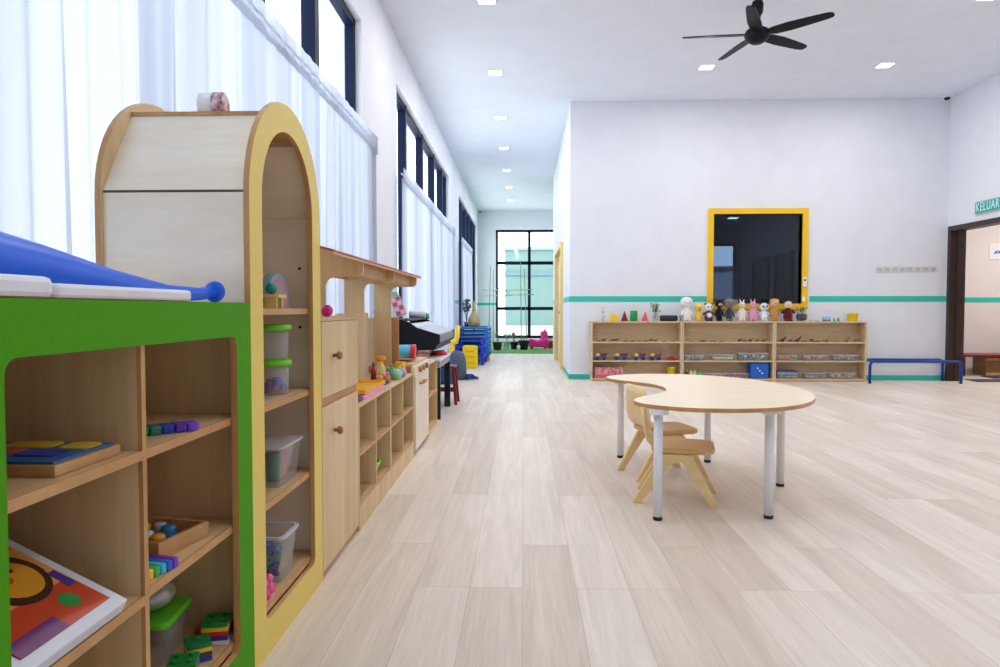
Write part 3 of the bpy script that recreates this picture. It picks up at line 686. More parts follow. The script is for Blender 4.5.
def bucket(loc, r, h, col, lab, name='toy_bucket', handle=True):
    t = thing(name, lab, 'bucket', loc)
    MB().lathe([(r*.78, 0), (r*.8, .003), (r, h), (r*1.06, h), (r*1.06, h-.012), (r*.97, h-.014)], n=24).lathe([(0, .004), (r*.76, .005), (r*.95, h-.002)], n=24).build('body', P(col), t)
    if handle: MB().tube([(-r*1.05, 0, h-.01)]+[(r*1.05*math.cos(PI-a*PI/8), -r*.5*math.sin(a*PI/8), h-.01-r*.5*math.sin(a*PI/8)) for a in range(1, 8)]+[(r*1.05, 0, h-.01)], .004, 6).build('handle', P(col), t)
    return t
bucket((bx(853.6), 10.25, TOPZ), .075, .118, (238, 206, 24), 'yellow toy bucket at the outer end of the third shelf top')

# --- top shelf rows: tiny toy animals (each one countable)
def critter(px, s, col, label, kind='cat', z=R1, Y=10.19):
    s *= 1.35 if kind != 'low' else 1.7
    b = MB(); 
    if kind == 'four':
        b.ball((0, 0, s*.55), (s*.6, s*.25, s*.26), 10)
        for a in (-.38, .38):
            for c in (-.13, .13): b.tube([(a*s, c*s, s*.5), (a*s*1.05, c*s, 0)], [s*.1, s*.07], 6)
        b.tube([(s*.45, 0, s*.65), (s*.66, 0, s*.88)], [s*.14, s*.12], 6); b.ball((s*.74, 0, s*.9), (s*.2, s*.13, s*.14), 8)
        b.tube([(-s*.55, 0, s*.6), (-s*.8, 0, s*.35)], [s*.05, s*.03], 5)
    elif kind == 'dino':
        b.tube([(-s*1.1, 0, s*.1), (-s*.6, 0, s*.35), (0, 0, s*.5), (s*.45, 0, s*.75), (s*.6, 0, s*1.15), (s*.85, 0, s*1.2)], [s*.04, s*.14, s*.27, s*.2, s*.13, s*.07], 10)
        for a in (-.2, .2):
            for c in (-.14, .14): b.tube([(a*s, c*s, s*.4), (a*s*1.1, c*s, 0)], [s*.12, s*.09], 6)
    elif kind == 'low':
        b.tube([(-s, 0, s*.08), (-s*.4, 0, s*.16), (s*.3, 0, s*.2), (s*.7, 0, s*.18), (s, 0, s*.12)], [s*.03, s*.12, s*.17, s*.13, s*.05], 8)
        for a in (-.4, .4):
            for c in (-1, 1): b.tube([(a*s, 0, s*.15), (a*s, c*s*.3, 0)], [s*.06, s*.04], 5)
    o = b.build('toy_animal', P(col, .5)); o.location = (bx(px, Y), Y, z); tag(o, label, 'toy animal'); return o
G1 = ['beside the corridor end', 'second from the corridor end', 'third from the corridor end', 'fourth from the corridor end', 'fifth from the corridor end', 'sixth from the corridor end', 'seventh from the corridor end', 'eighth from the corridor end', 'ninth from the corridor end', 'tenth from the corridor end', 'eleventh from the corridor end', 'twelfth from the corridor end']
row = [(598.5, .022, (96, 70, 50), 'low'), (603.5, .032, (38, 28, 26), 'four'), (612.5, .03, (34, 26, 26), 'four'), (616.5, .034, (44, 36, 30), 'four'), (625, .024, (60, 44, 34), 'low'), (632.5, .024, (44, 34, 30), 'low'), (639, .022, (70, 50, 36), 'low'), (645.5, .026, (48, 40, 34), 'low'), (651, .032, (40, 38, 34), 'four'), (655.5, .028, (60, 64, 50), 'four'), (664.5, .022, (120, 84, 50), 'low'), (673.5, .02, (110, 96, 60), 'low')]
for (px, s, c, k), g in zip(row, G1): critter(px, s, c, 'tiny dark toy animal below the solids, %s' % g, k)
G2 = ['by the divider of the first unit', 'beside it, the widest dark one', 'third in the row', 'fourth in the row', 'first of the dark group', 'second of the dark group', 'third of the dark group', 'fourth of the dark group', 'by the divider of the third unit']
row = [(691, .02, (150, 104, 62), 'low'), (702.5, .036, (50, 34, 24), 'low'), (713, .03, (92, 60, 34), 'low'), (722, .024, (120, 88, 60), 'low'), (740, .036, (40, 38, 40), 'four'), (745, .028, (60, 58, 60), 'four'), (750.5, .034, (44, 44, 46), 'four'), (757, .03, (70, 68, 66), 'four'), (763.5, .03, (90, 84, 76), 'four')]
for (px, s, c, k), g in zip(row, G2): critter(px, s, c, 'tiny toy animal under the soft toys, %s' % g, k)
row = [(783, .045, (40, 56, 44), 'dino', 'dark toy dinosaur next to the divider on the third unit'), (790.5, .03, (36, 34, 36), 'four', 'black toy animal second on the third unit\'s upper shelf'), (798, .047, (38, 76, 50), 'dino', 'dark green toy dinosaur under the terrarium'), (804, .032, (130, 92, 60), 'low', 'brown crawling toy animal beside the dark green dinosaur'),
       (811.5, .036, (58, 46, 40), 'four', 'dark brown toy animal at the middle of the third unit'), (816.5, .034, (70, 56, 46), 'low', 'flat brown toy lizard at the middle of the third unit'), (826.5, .055, (138, 132, 60), 'dino', 'olive yellow toy dinosaur below the pale blue vehicle'), (837, .03, (150, 120, 80), 'low', 'tan crawling toy beside the olive dinosaur'),
       (847, .05, (116, 122, 70), 'dino', 'khaki toy dinosaur below the yellow bucket'), (857, .05, (104, 120, 96), 'four', 'grey green toy animal at the outer end of the third unit')]
for px, s, c, k, lab in row: critter(px, s, c, lab, k)

# --- second row: toy vehicles
def truck(px, w, label, dump=True, topc=(130, 30, 34)):
    t = thing('toy_truck', label, 'toy truck', (bx(px, 10.2), 10.2, R2))
    MB().prism([(-.5*w, .028), (.42*w, .028), (.48*w, .06), (-.42*w, .06)], 'y', -.035, .035).build('chassis', P((34, 84, 168)), t, bevel=.003)
    MB().prism([(-.42*w, .0605), (-.05*w, .0605), (-.1*w, .098), (-.36*w, .098)], 'y', -.03, .03).build('cab', P((232, 190, 50)), t, bevel=.003)
    MB().prism([(-.04*w, .0605), (.42*w, .0605), (.56*w, .1), (-.08*w, .094)], 'y', -.036, .036).build('load_bed', P(topc), t, bevel=.002)
    for a in (-.28, .28):
        for q in (-.04, .028): MB().cyl((a*w, q, .0235), (a*w, q+.012, .0235), .023, n=14).build('wheel', P((30, 40, 70)), t)
truck(601, .17, 'blue toy truck with red bed, beside the corridor end of the first unit')
truck(620.5, .2, 'blue toy truck with red bed and yellow cab, second in the row', topc=(120, 32, 30))
truck(639.5, .18, 'blue toy truck with yellow light on its cab, third in the row', topc=(140, 36, 30))
truck(655.5, .17, 'blue toy truck with yellow arm, fourth in the row', topc=(150, 50, 40))
t = thing('toy_boat', 'dark red toy boat at the end of the truck row', 'toy', (bx(672, 10.2), 10.2, R2))
MB().prism([(-.05, 0), (.06, 0), (.09, .03), (-.09, .03)], 'y', -.03, .03).build('hull', P((170, 26, 50)), t, bevel=.003); MB().prism([(-.04, .0305), (.04, .0305), (.02, .055), (-.02, .055)], 'y', -.02, .02).build('cabin', P((150, 20, 40)), t)

def bin_(px0, px1, h, z, cols, label, lid=None, clabel=None, Y=10.235, fill=.6, rnd_seed=0, contents=True, body=None):
    x0, x1 = bx(px0, Y-.08), bx(px1, Y-.08); w = x1-x0
    t = thing('storage_bin', label, 'storage bin', ((x0+x1)/2, Y, z))
    d = .085; hw_ = w/2
    o_ = rrect(-hw_, hw_, -d, d, .015, 3); i_ = rrect(-hw_+.004, hw_-.004, -d+.004, d-.004, .012, 3)
    m = MB(); m.ring(o_, i_, 'z', 0, h); m.prism(i_, 'z', .0, .003); m.build('body', body or M_bin, t)
    MB().ring(rrect(-hw_-.003, hw_+.003, -d-.003, d+.003, .018, 3), o_, 'z', h-.006, h).build('rim', plain('bin_rim', (206, 208, 212), .35), t)
    if lid:
        for i, c in enumerate(lid): MB().prism(rrect(-hw_-.008+.006*i, hw_+.008-.006*i, -d-.008, d+.008, .018, 3), 'z', h+.0005+.021*i, h+.02+.021*i).build('lid', P(c), t, bevel=.004)
    if contents:
        rnd = random.Random(rnd_seed+int(px0)); c = MB()
        for k in range(90):
            s = rnd.uniform(.013, .023); x = rnd.uniform(-hw_+.035, hw_-.035); yv = rnd.uniform(-d+.03, d-.045); zz = .004+s+rnd.random()**1.3*(h*fill-2*s)
            if zz < s+.004: zz = s+.004
            M_ = Matrix.Translation(Vector((x, yv, zz))) @ (Matrix.Rotation(rnd.uniform(0, 3), 4, 'X') @ Matrix.Rotation(rnd.uniform(0, 3), 4, 'Z'))
            s2 = s*.72
            c.box(-s2, s2, -s2*.7, s2*.7, -s2*.5, s2*.5, rnd.randrange(len(cols)), M_)
        for i_c in range(len(cols)): pass
        o = c.build('toy_pieces', [P(q) for q in cols]); o.location = ((x0+x1)/2, Y, z)
        tag(o, clabel or ('loose small toy pieces heaped inside the '+label[:60]), 'toy pieces', kind='stuff')
    return t
WHT = (226, 224, 220)
bin_(684.5, 704.5, .075, R2, [(60, 130, 180), (200, 60, 80), (230, 190, 60), (60, 130, 180)], 'long clear bin of coloured pegs, next to the first unit', clabel='blue, red and yellow pegs in the bin on the middle unit', fill=.9)
bin_(713, 736, .085, R2, [(222, 204, 178), (206, 182, 150), (236, 224, 204)], 'clear bin of cream wooden pieces in the middle unit', clabel='cream wooden pieces inside the clear bin of the middle unit', fill=.62)
bin_(740.5, 769, .11, R2, [(60, 110, 160), (230, 230, 226), (70, 160, 140), (232, 180, 60), (80, 80, 90)], 'large clear bin of mixed building pieces in the middle unit', clabel='mixed white, blue and green building pieces in the large bin', fill=.8)
bin_(778, 798, .075, R2, [(238, 120, 36), (240, 130, 40), (60, 140, 80), (232, 110, 30)], 'clear bin of orange track pieces beside the middle unit', clabel='orange and green track pieces in a clear bin', fill=1.0)
bin_(806, 829.5, .08, R2, [(160, 40, 40), (220, 180, 60), (226, 220, 210), (190, 60, 50)], 'clear bin of red and yellow pieces, centre of the third unit', clabel='red and yellow pieces in the centre bin of the third unit', fill=.85)
bin_(834.5, 860, .085, R2, [(90, 140, 60), (170, 180, 90), (50, 90, 150), (200, 80, 80), (226, 220, 200)], 'clear bin of green mixed toys at the rail end of the third unit', clabel='green, blue and red toys in the bin at the rail end', fill=.9)
bin_(704.5, 727, .075, R3, [(216, 120, 140), (90, 190, 160), (230, 180, 190), (220, 100, 90)], 'clear low bin with pink and mint pieces on the bottom shelf', clabel='pink and mint pieces in the low bottom-shelf bin', fill=1.0)
bin_(728.5, 750, .075, R3, [(206, 80, 130), (120, 60, 120), (230, 150, 160), (200, 50, 60)], 'clear low bin with magenta pieces beside the blue dice box', clabel='magenta and purple pieces in the low bin', fill=1.0)
bin_(778.5, 799, .075, R3, [(226, 226, 222), (100, 190, 90), (240, 170, 60), (210, 220, 230)], 'clear bin with stacked purple and blue lids', lid=[(66, 170, 214), (110, 44, 120)], clabel='white, green and orange pieces under the blue and purple lids', fill=.7)
bin_(806.5, 828, .085, R3, [(150, 148, 160), (180, 176, 180), (120, 110, 130)], 'clear bin of greyish pieces at the bottom of the third unit', clabel='grey and lilac pieces in the bottom bin', fill=.6)
bin_(831, 858, .09, R3, [(100, 150, 80), (220, 190, 90), (196, 90, 80), (220, 216, 206)], 'clear bin of mixed toys at the bottom, rail end of the third unit', clabel='mixed green and cream toys in the bottom bin by the rail', fill=.85)
t = thing('dice_box', 'blue cube box with white dots on the bottom shelf', 'box', (bx(760, 10.18), 10.245, R3))
MB().prism(rrect(-.13, .13, -.085, .085, .02, 4), 'z', 0, .213).build('body', P((6, 96, 190)), t, bevel=.012)
MB().prism(rrect(-.135, .135, -.09, .09, .02, 4), 'z', .2135, .230).build('lid', P((6, 78, 160)), t, bevel=.004)
mb = MB()
for q in ((-.03, .15), (0, .115), (.035, .08)): mb.cyl((q[0], -.0855, q[1]), (q[0], -.0875, q[1]), .011, n=12)
mb.build('dot', P((236, 240, 244)), t)
t = thing('picture_box', 'pink patterned flat puzzle box standing on the first unit\'s bottom shelf', 'box', (bx(609.5, 10.17), 10.19, R3))
box(-.205, .205, -.02, .02, 0, .155).build('box_body', plain('puzzle_print', (206, 128, 128), .5, noise=.7, nscale=32), t, bevel=.002)
box(-.195, .195, -.0215, -.0205, .005, .05).build('box_label', P((206, 92, 110)), t)
bucket((bx(672, 10.2), 10.23, R3), .06, .16, (238, 204, 10), 'yellow toy bucket upright on the bottom shelf behind the table')
for px, c, lab in ((687.5, (60, 52, 60), 'dark bottle on the bottom shelf beside the divider'), (691.5, (222, 214, 150), 'pale yellow-capped bottle on the middle unit\'s bottom shelf'), (695.3, (214, 206, 220), 'white bottle beside the green ball')):
    t = thing('small_bottle', lab, 'bottle', (bx(px, 10.2), 10.2, R3))
    MB().lathe([(.022, 0), (.024, .004), (.024, .085), (.012, .1)], n=14).build('body', P(c), t); MB().cyl((0, 0, .1005), (0, 0, .122), .013, n=12).build('cap', P((214, 206, 60)), t)
tag(MB().ball((0, 0, .0455), .045, 18).build('toy_ball', P((104, 184, 50))), 'lime green ball on the bottom shelf behind the table', 'ball').location = (bx(700, 10.22), 10.22, R3)

# switches, rail, dome cameras, exit sign
t = thing('switch_row', 'row of white wall switches above the blue rail', 'light switch', (bx(905, 10.4), YB, 1.62))
for i in range(8):
    p = MB().prism(rrect(-.05, .05, -.042, .042, .006, 3), 'y', -.009, -.0005); p.v = [v+Vector((-.385+.11*i, 0, 0)) for v in p.v]
    o = p.build('switch_plate', plain('switch_white', (212, 213, 214), .4), t)
    for q in (-.016, .016): box(-.385+.11*i+q-.012, -.385+.11*i+q+.012, -.0125, -.0095, -.022, .022).build('rocker', plain('switch_rocker', (190, 188, 180), .4), o)
t = thing('metal_rail', 'low blue tubular metal rail along the back wall', 'rail', (5.6, 10.05, 0))
M_blue = plain('blue_enamel', (8, 66, 150), .4, spec=.3)
def utube(x0, x1, y, z, r=.019):
    c = .05
    return [(x0, y, .012), (x0, y, z-c), (x0+c*.3, y, z-c*.3), (x0+c, y, z), (x1-c, y, z), (x1-c*.3, y, z-c*.3), (x1, y, z-c), (x1, y, .012)]
MB().tube(utube(4.86, 6.11, 9.95, .308), .019, 12).build('front_hoop', M_blue, t, True)
MB().tube(utube(4.97, 6.08, 10.33, .308), .019, 12).build('rear_hoop', M_blue, t, True)
for x in (4.99, 6.06): MB().cyl((x, 9.965, .298), (x, 10.315, .298), .014, n=10).build('cross_tube', M_blue, t, True)
for x, y in ((4.86, 9.95), (6.11, 9.95), (4.97, 10.33), (6.08, 10.33)): MB().cyl((x, y, 0), (x, y, .0115), .024, n=12).build('rubber_foot', M_black, t, True)
for loc, lab in (((-1.33, 21.8, CH), 'small dark dome camera in the far corridor corner'), ((6.03, 10.28, CH), 'small dark dome camera in the corner above the dark doorway')):
    t = thing('ceiling_mounted_camera', lab, 'camera', loc); MB().lathe([(.05, 0), (.052, -.02), (.045, -.03)], n=18).build('base', M_white, t); MB().lathe([(.04, -.0305), (.036, -.05), (.02, -.065), (0, -.07)], n=18).build('dome', M_black, t)
S_ = thing('exit_sign', 'teal exit sign above the dark doorway', 'sign', (XR, 9.45, 2.405))
box(-.03, -.001, -.42, .30, -.083, .083).build('sign_body', plain('sign_grey', (196, 190, 178), .5), S_, bevel=.002)
box(-.032, -.0305, -.41, .29, -.073, .073).build('sign_face', plain('sign_teal', (22, 170, 160), .5), S_)
cu = bpy.data.curves.new('lettering', 'FONT'); cu.body = 'KELUAR'; cu.size = .165; cu.extrude = .001; cu.align_x = 'LEFT'; cu.align_y = 'CENTER'; cu.offset = .001; cu.space_character = 1.12
cu.materials.append(plain('sign_letter', (206, 240, 244), .5))
to = bpy.data.objects.new('lettering', cu); C.objects.link(to); to.parent = S_; to.location = (-.0335, .275, -.0); to.rotation_euler = (PI/2, 0, -PI/2); to.scale = (.72, 1, 1)
bpy.context.view_layer.update()
lm = bpy.data.meshes.new_from_object(to.evaluated_get(bpy.context.evaluated_depsgraph_get())); lo = bpy.data.objects.new('sign_lettering', lm); C.objects.link(lo)
lo.parent = S_; lo.location = to.location; lo.rotation_euler = to.rotation_euler; lo.scale = to.scale; bpy.data.objects.remove(to)

# side room furniture
t = thing('red_bench', 'low dark red bench in the side room beyond the doorway', 'bench', (8.0, 11.3, 0))
box(6.75, 10.2, 11.05, 11.55, .3, .335).build('bench_top', P((120, 22, 30)), t, True, bevel=.004)
for x in (6.85, 7.85, 10.1):
    for y in (11.1, 11.5): box(x-.02, x+.02, y-.02, y+.02, 0, .2995).build('leg', P((90, 18, 24)), t, True)
t = thing('wooden_box', 'brown wooden box under the red bench', 'box', (7.6, 11.3, 0)); 
MB().box(7.22, 7.78, 11.13, 11.47, 0, .29).build('box_body', wood('box_timber', (120, 84, 50), (150, 110, 68), (.1, 1, 1)), t, True, bevel=.006)
MB().box(7.21, 7.79, 11.118, 11.1295, .01, .05).box(7.21, 7.79, 11.118, 11.1295, .24, .28).build('box_batten', M_edge, t, True)
for k, (x, y, lab) in enumerate(((6.95, 10.35, 'dark floor mat just past the doorway'), (7.5, 10.85, 'dark floor mat in front of the red bench'))):
    o = MB().prism(rrect(-.45, .45, -.16, .16, .02, 3), 'z', .0005, .012).build('floor_mat', plain('mat_grey', (66, 66, 74), .9, bump=.6, nscale=200)); o.location = (x, y, 0); tag(o, lab, 'mat')
t = thing('wall_poster', 'white poster with blue drawing on the side-room wall', 'poster', (sx(1002, 11.69, 251), 11.695, 1.98))
box(-.2, .2, -.004, 0, -.13, .13).build('sheet', P((232, 230, 236), .7), t)
mb = MB()
for i in range(5): mb.prism([(-.13+.05*i, -.05+.01*i), (-.08+.05*i, -.03), (-.06+.05*i, .02+.008*i), (-.11+.05*i, .0)], 'y', -.0055, -.0045)
mb.build('drawing', P((96, 112, 190), .7), t)

# ------------------------------------------------------------------ toys on the near cabinets
Z0 = gt+.0005
t = thing('toy_bat', 'large blue plastic toy bat lying on the green cabinet', 'toy bat', (-.86, 1.5, Z0))
ax0 = Vector((-.845, 1.885, Z0+.030)); ax1 = Vector((-1.0, .95, Z0+.075))
def along(k): return ax0+(ax1-ax0)*k
prof = [(0, .0165), (.06, .0165), (.2, .021), (.4, .035), (.6, .054), (.8, .07), (.95, .078), (1.05, .068), (1.08, .02)]
# keep the underside resting on the cabinet top
pts_ = [(along(k).x, along(k).y, Z0+max(r, .0165)+(.013 if k < .1 else 0)*(1-k*10) ) for k, r in prof]
MB().tube(pts_, [r for k, r in prof], 28).build('barrel', P((0, 96, 226), .35), t, True)
MB().ball((ax0.x+.001, ax0.y+.008, Z0+.0295), (.029, .0165, .029), 22).build('end_knob', P((0, 90, 220), .3), t, True)
t = thing('white_racket', 'white plastic toy paddle lying in front of the blue bat', 'toy', (-.79, 1.3, Z0))
MB().prism([(x, y) for x, y in rrect(-.812, -.778, 1.145, 1.63, .015, 5)], 'z', Z0, Z0+.026).build('handle', P((224, 226, 234), .35), t, True, bevel=.007)
MB().prism(rrect(-.83, -.776, .9, 1.1445, .02, 5), 'z', Z0, Z0+.036).build('paddle_head', P((226, 228, 236), .35), t, True, bevel=.01)

def at_shelf(x, y, z): return (x, y, z+.0005)
# lion puzzle on the lower bay shelf
t = thing('lion_puzzle', 'shrink-wrapped picture puzzle of a lion on the lower shelf', 'puzzle', (-.79-.145*math.cos(.46), 1.19, .4515+.145*math.sin(.46)))
t.rotation_euler = (0, .46, 0)
box(-.145, .145, -.145, .145, 0, .03).build('tray_board', plain('puzzle_border', (214, 218, 226), .25), t, bevel=.003)
box(-.12, .12, -.12, .12, .0305, .032).build('picture_ground', P((190, 66, 34), .3), t)
box(-.12, .03, -.12, .12, .0321, .0327).build('picture_sky', P((216, 150, 84), .3), t)
def disc(x, y, r, z, ax=1, ay=1, n=28): return MB().lathe([(r, 0), (r, .0006), (0, .0007)], (x, y, z), n, M=Matrix(((ax, 0, 0), (0, ay, 0), (0, 0, 1))), smooth=False)
disc(-.03, .03, .075, .0328).build('lion_mane', P((56, 34, 20), .3), t)
disc(-.025, .035, .054, .0336).build('lion_face', P((214, 150, 40), .3), t)
disc(-.08, .02, .02, .0344).build('lion_ear', P((206, 150, 80), .3), t)
disc(-.03, .025, .013, .0344).build('lion_nose', P((186, 70, 30), .3), t)
for q in (.012, .052): disc(-.045, q, .006, .0344).build('lion_eye', P((30, 20, 20), .3), t)
disc(.075, .06, .02, .0322).build('picture_ball', P((40, 140, 60), .3), t)
box(.0, .05, .095, .115, .0329, .0335).build('picture_banner', P((60, 50, 140), .3), t)
box(-.115, -.09, .06, .115, .0329, .0335).build('picture_flag', P((190, 50, 60), .3), t)
box(.085, .12, -.12, .0, .0322, .0328).build('picture_strip', P((110, 50, 110), .3), t)
t = thing('game_box', 'flat dark blue game box under the tilted lion puzzle', 'box', (-1.045, 1.22, .4505))
box(-.12, .115, -.13, .13, 0, .04).build('box_base', P((70, 76, 96)), t, bevel=.003); box(-.122, .117, -.132, .132, .0405, .062).build('box_lid', P((84, 96, 130)), t, bevel=.003)
# upper shelf puzzle boards
t = thing('puzzle_board', 'wooden puzzle board with a blue picture on the upper shelf', 'puzzle', (-.965, 1.285, .7555), math.radians(0))
box(-.15, .15, -.10, .10, 0, .02).build('board', M_edge, t, bevel=.002)
box(-.14, .14, -.09, .09, .0205, .025).build('picture_blue', P((36, 96, 150), .4), t)
for (a, b, c, d_, col) in ((-.05, .05, .03, .085, (226, 190, 40)), (-.08, .02, -.03, .02, (200, 80, 60)), (.03, .12, -.05, .0, (30, 60, 160)), (-.13, -.09, -.08, .0, (60, 140, 90)), (.07, .13, .02, .08, (220, 190, 50))):
    MB().prism(rrect(a, b, c, d_, .015, 3), 'z', .0252, .028).build('puzzle_piece', P(col, .4), t)
# second bay, upper shelf: rainbow felt block row
t = thing('toy_blocks_box', 'small bar of green, blue and purple toy blocks on the upper shelf', 'toy', (-.852, 1.625, .7555), math.radians(-47))
for i, c in enumerate(((30, 140, 60), (20, 110, 110), (30, 60, 170), (90, 40, 170), (120, 60, 200))): MB().prism(rrect(-.026, .026, -.065+.028*i, -.0375+.028*i, .006, 3), 'z', 0, .02).build('block', P(c), t, bevel=.003)
# wooden tray with bits
t = thing('wooden_tray', 'wooden tray of small coloured pieces on the middle shelf', 'tray', (-.93, 1.70, .4605), math.radians(-12))
box(-.1, .1, -.09, .09, 0, .006).build('tray_base', M_edge, t)
for a in ((-.1, .1, -.09, -.082), (-.1, .1, .082, .09), (-.1, -.092, -.0815, .0815), (.092, .1, -.0815, .0815)): box(*a, .0065, .04).build('tray_wall', M_edge, t)
for i, (x, y, s, c) in enumerate(((-.05, -.03, .02, (30, 60, 150)), (.0, -.02, .018, (200, 210, 230)), (.04, -.04, .018, (220, 160, 40)), (.03, .03, .02, (40, 120, 170)), (-.04, .04, .018, (220, 190, 60)), (.0, .05, .016, (180, 190, 210)))):
    o = MB().lathe([(s*.9, 0), (s, .004), (s, .026), (s*.8, .032), (0, .032)], n=10).build('toy_piece', P(c)); o.location = (-.93+x, 1.70+y, .4675); tag(o, ['dark blue piece in the wooden tray', 'silver white piece in the wooden tray', 'orange piece in the wooden tray', 'sky blue piece in the wooden tray', 'yellow piece in the wooden tray', 'pale grey piece in the wooden tray'][i], 'toy')
t = thing('rainbow_bars', 'rainbow row of toy bars at the edge of the middle shelf', 'toy', (-.835, 1.50, .4605), math.radians(-14))
for i, c in enumerate(((240, 120, 30), (240, 200, 40), (60, 180, 90), (50, 190, 220), (40, 90, 200), (110, 50, 180))): MB().prism(rrect(-.035, .035, -.045+.019*i, -.028+.019*i, .005, 3), 'z', 0, .022).build('bar', P(c), t, bevel=.002)
# bottom shelf: green lidded box, building bricks, ring stack
def tub(loc, w, d, h, lidc, label, rz=0, body=None, taper=.8, name='lidded_tub', liftlid=0):
    t = thing(name, label, 'container', loc, rz)
    bt = rrect(-w*taper, w*taper, -d*taper, d*taper, .012, 4); tp = rrect(-w, w, -d, d, .02, 4); n = len(bt)
    m = MB(); m.add([(x, y, 0) for x, y in bt]+[(x, y, h) for x, y in tp], [tuple(range(n))]+[(k, (k+1) % n, n+(k+1) % n, n+k) for k in range(n)], 0, False)
    m.build('body', body or M_clear, t)
    MB().prism(rrect(-w-.008, w+.008, -d-.008, d+.008, .025, 5), 'z', h+.0005, h+.018).build('lid', P(lidc, .35) if isinstance(lidc, tuple) else lidc, t, bevel=.005)
    return t
tub((-.985, 1.78, .1405), .078, .085, .10, (88, 190, 30), 'clear tub with a lime green lid on the bottom shelf', .1, name='lidded_tub')
o = MB().ball((0, 0, .0405), (.07, .065, .04), 14).build('plastic_bag', glassy('bag_film', (226, 232, 236), .2, .35, (214, 216, 200))); o.location = (-.985, 1.78, .26); tag(o, 'crumpled clear plastic bag on the lime green lid', 'bag')
def brick(x, y, z, w, d, cols, label, rz=0):
    t = thing('toy_brick_stack', label, 'toy bricks', (x, y, z), rz)
    for i, c in enumerate(cols): 
        o = MB().box(-w, w, -d, d, .012*i+.0003*i, .012*i+.012).build('toy_brick', P(c, .3), t, bevel=.0012)
    zt = .0123*len(cols); nx = max(1, int(w/.016)); ny = max(1, int(d/.016))
    for a in range(nx):
        for b in range(ny): MB().cyl((-w+w*(2*a+1)/nx, -d+d*(2*b+1)/ny, zt), (-w+w*(2*a+1)/nx, -d+d*(2*b+1)/ny, zt+.006), .006, n=12).build('stud', P(cols[-1], .3), t)
brick(-.835, 1.665, .1405, .034, .034, [(226, 190, 40), (200, 40, 40), (30, 60, 170), (20, 130, 50)], 'stack of flat toy bricks with green on top, in front', .3)
brick(-.838, 1.865, .1405, .034, .034, [(214, 214, 220), (70, 40, 140), (200, 40, 40), (230, 200, 40), (16, 130, 50)], 'tallest flat toy brick stack, green on top, against the cabinet side', .2)
brick(-.845, 1.765, .1405, .03, .03, [(30, 60, 160), (60, 60, 70), (226, 200, 60), (20, 120, 60)], 'flat toy brick stack beside the lidded tub', .6)
brick(-.875, 1.90, .1405, .03, .03, [(200, 40, 40), (190, 30, 36)], 'low red toy bricks at the back of the bottom shelf', .1)
t = thing('ring_stack', 'stack of coloured toy rings at the front of the bottom shelf', 'toy', (-.93, 1.60, .1405))
for i, (c, r) in enumerate((((240, 110, 30), .045), ((230, 60, 40), .04), ((230, 210, 60), .035), ((200, 200, 206), .03), ((60, 30, 24), .024))):
    MB().lathe([(r*.5, 0), (r*.85, 0), (r, .006), (r*.85, .0125), (r*.5, .0125)], (0, 0, .0131*i), 22).build('ring', P(c, .3), t)

# arch cabinet contents
t = thing('rainbow_arch', 'pastel rainbow arch toy on the tall cabinet\'s top shelf', 'toy', (-.86, 2.40, 1.0505), math.radians(90))
cols = [(120, 160, 170), (196, 120, 120), (150, 150, 170), (196, 140, 96), (120, 150, 150)]
rr = .12
for i, c in enumerate(cols):
    o_ = [(rr*math.cos(a), rr*math.sin(a)) for a in [PI*k/20 for k in range(21)]]; ri = rr-.0155
    i_ = [(ri*math.cos(a), ri*math.sin(a)) for a in [PI*k/20 for k in range(21)]]
    MB().prism(o_+i_[::-1], 'y', -.015, .015).build('arch', P(c, .6), t); rr -= .016
t = thing('wooden_figure', 'small yellow and teal wooden toy in front of the rainbow', 'toy', (-.82, 2.27, 1.0505))
MB().box(-.03, .03, -.03, .05, .035, .045).box(-.02, .02, -.02, -.01, 0, .0345).box(-.02, .02, .03, .04, 0, .0345).build('bench', P((222, 196, 120)), t)
MB().ball((0, -.01, .065), (.02, .02, .0195), 12).build('head', P((20, 130, 130)), t)
def jar(z, label, cc):
    t = thing('lidded_jar', label, 'jar', (-.87, 2.40, z))
    MB().lathe([(.048, 0), (.053, .005), (.057, .10)], n=24).build('body', M_clear, t)
    MB().lathe([(.063, .1005), (.066, .106), (.066, .117), (.06, .121), (0, .121)], n=24).build('lid', P((112, 206, 30), .3), t)
    if cc:
        c = MB(); rnd = random.Random(4)
        for k in range(14): c.box(-.01, .01, -.01, .01, -.01, .01, k % 3, Matrix.Translation(Vector((rnd.uniform(-.03, .03), rnd.uniform(-.03, .03), .018+.002*k*1.2))) @ Matrix.Rotation(k, 4, 'Z'))
        o = c.build('toy_pieces', [P((60, 80, 190)), P((190, 60, 120)), P((70, 120, 210))]); o.location = (-.87, 2.40, z); tag(o, 'blue and pink pieces in the lower green-lidded jar', 'toy pieces', kind='stuff')
jar(.7525, 'lower clear jar with lime green lid in the tall cabinet', True)
jar(.8745, 'upper clear jar with lime green lid, stacked on another', False)
t = thing('clear_box', 'clear plastic box of coloured toys on the tall cabinet\'s third shelf', 'container', (-.905, 2.40, .4475))
bt = rrect(-.085, .085, -.095, .095, .012, 4); tp = rrect(-.1, .1, -.115, .115, .02, 4); n = len(bt)
MB().add([(x, y, 0) for x, y in bt]+[(x, y, .13) for x, y in tp], [tuple(range(n))]+[(k, (k+1) % n, n+(k+1) % n, n+k) for k in range(n)]).build('body', M_clear, t)
MB().prism(rrect(-.108, .108, -.123, .123, .025, 5), 'z', .1305, .14).build('lid', glassy('box_lid', (230, 230, 230), .1, .5, (214, 212, 208)), t, bevel=.003)
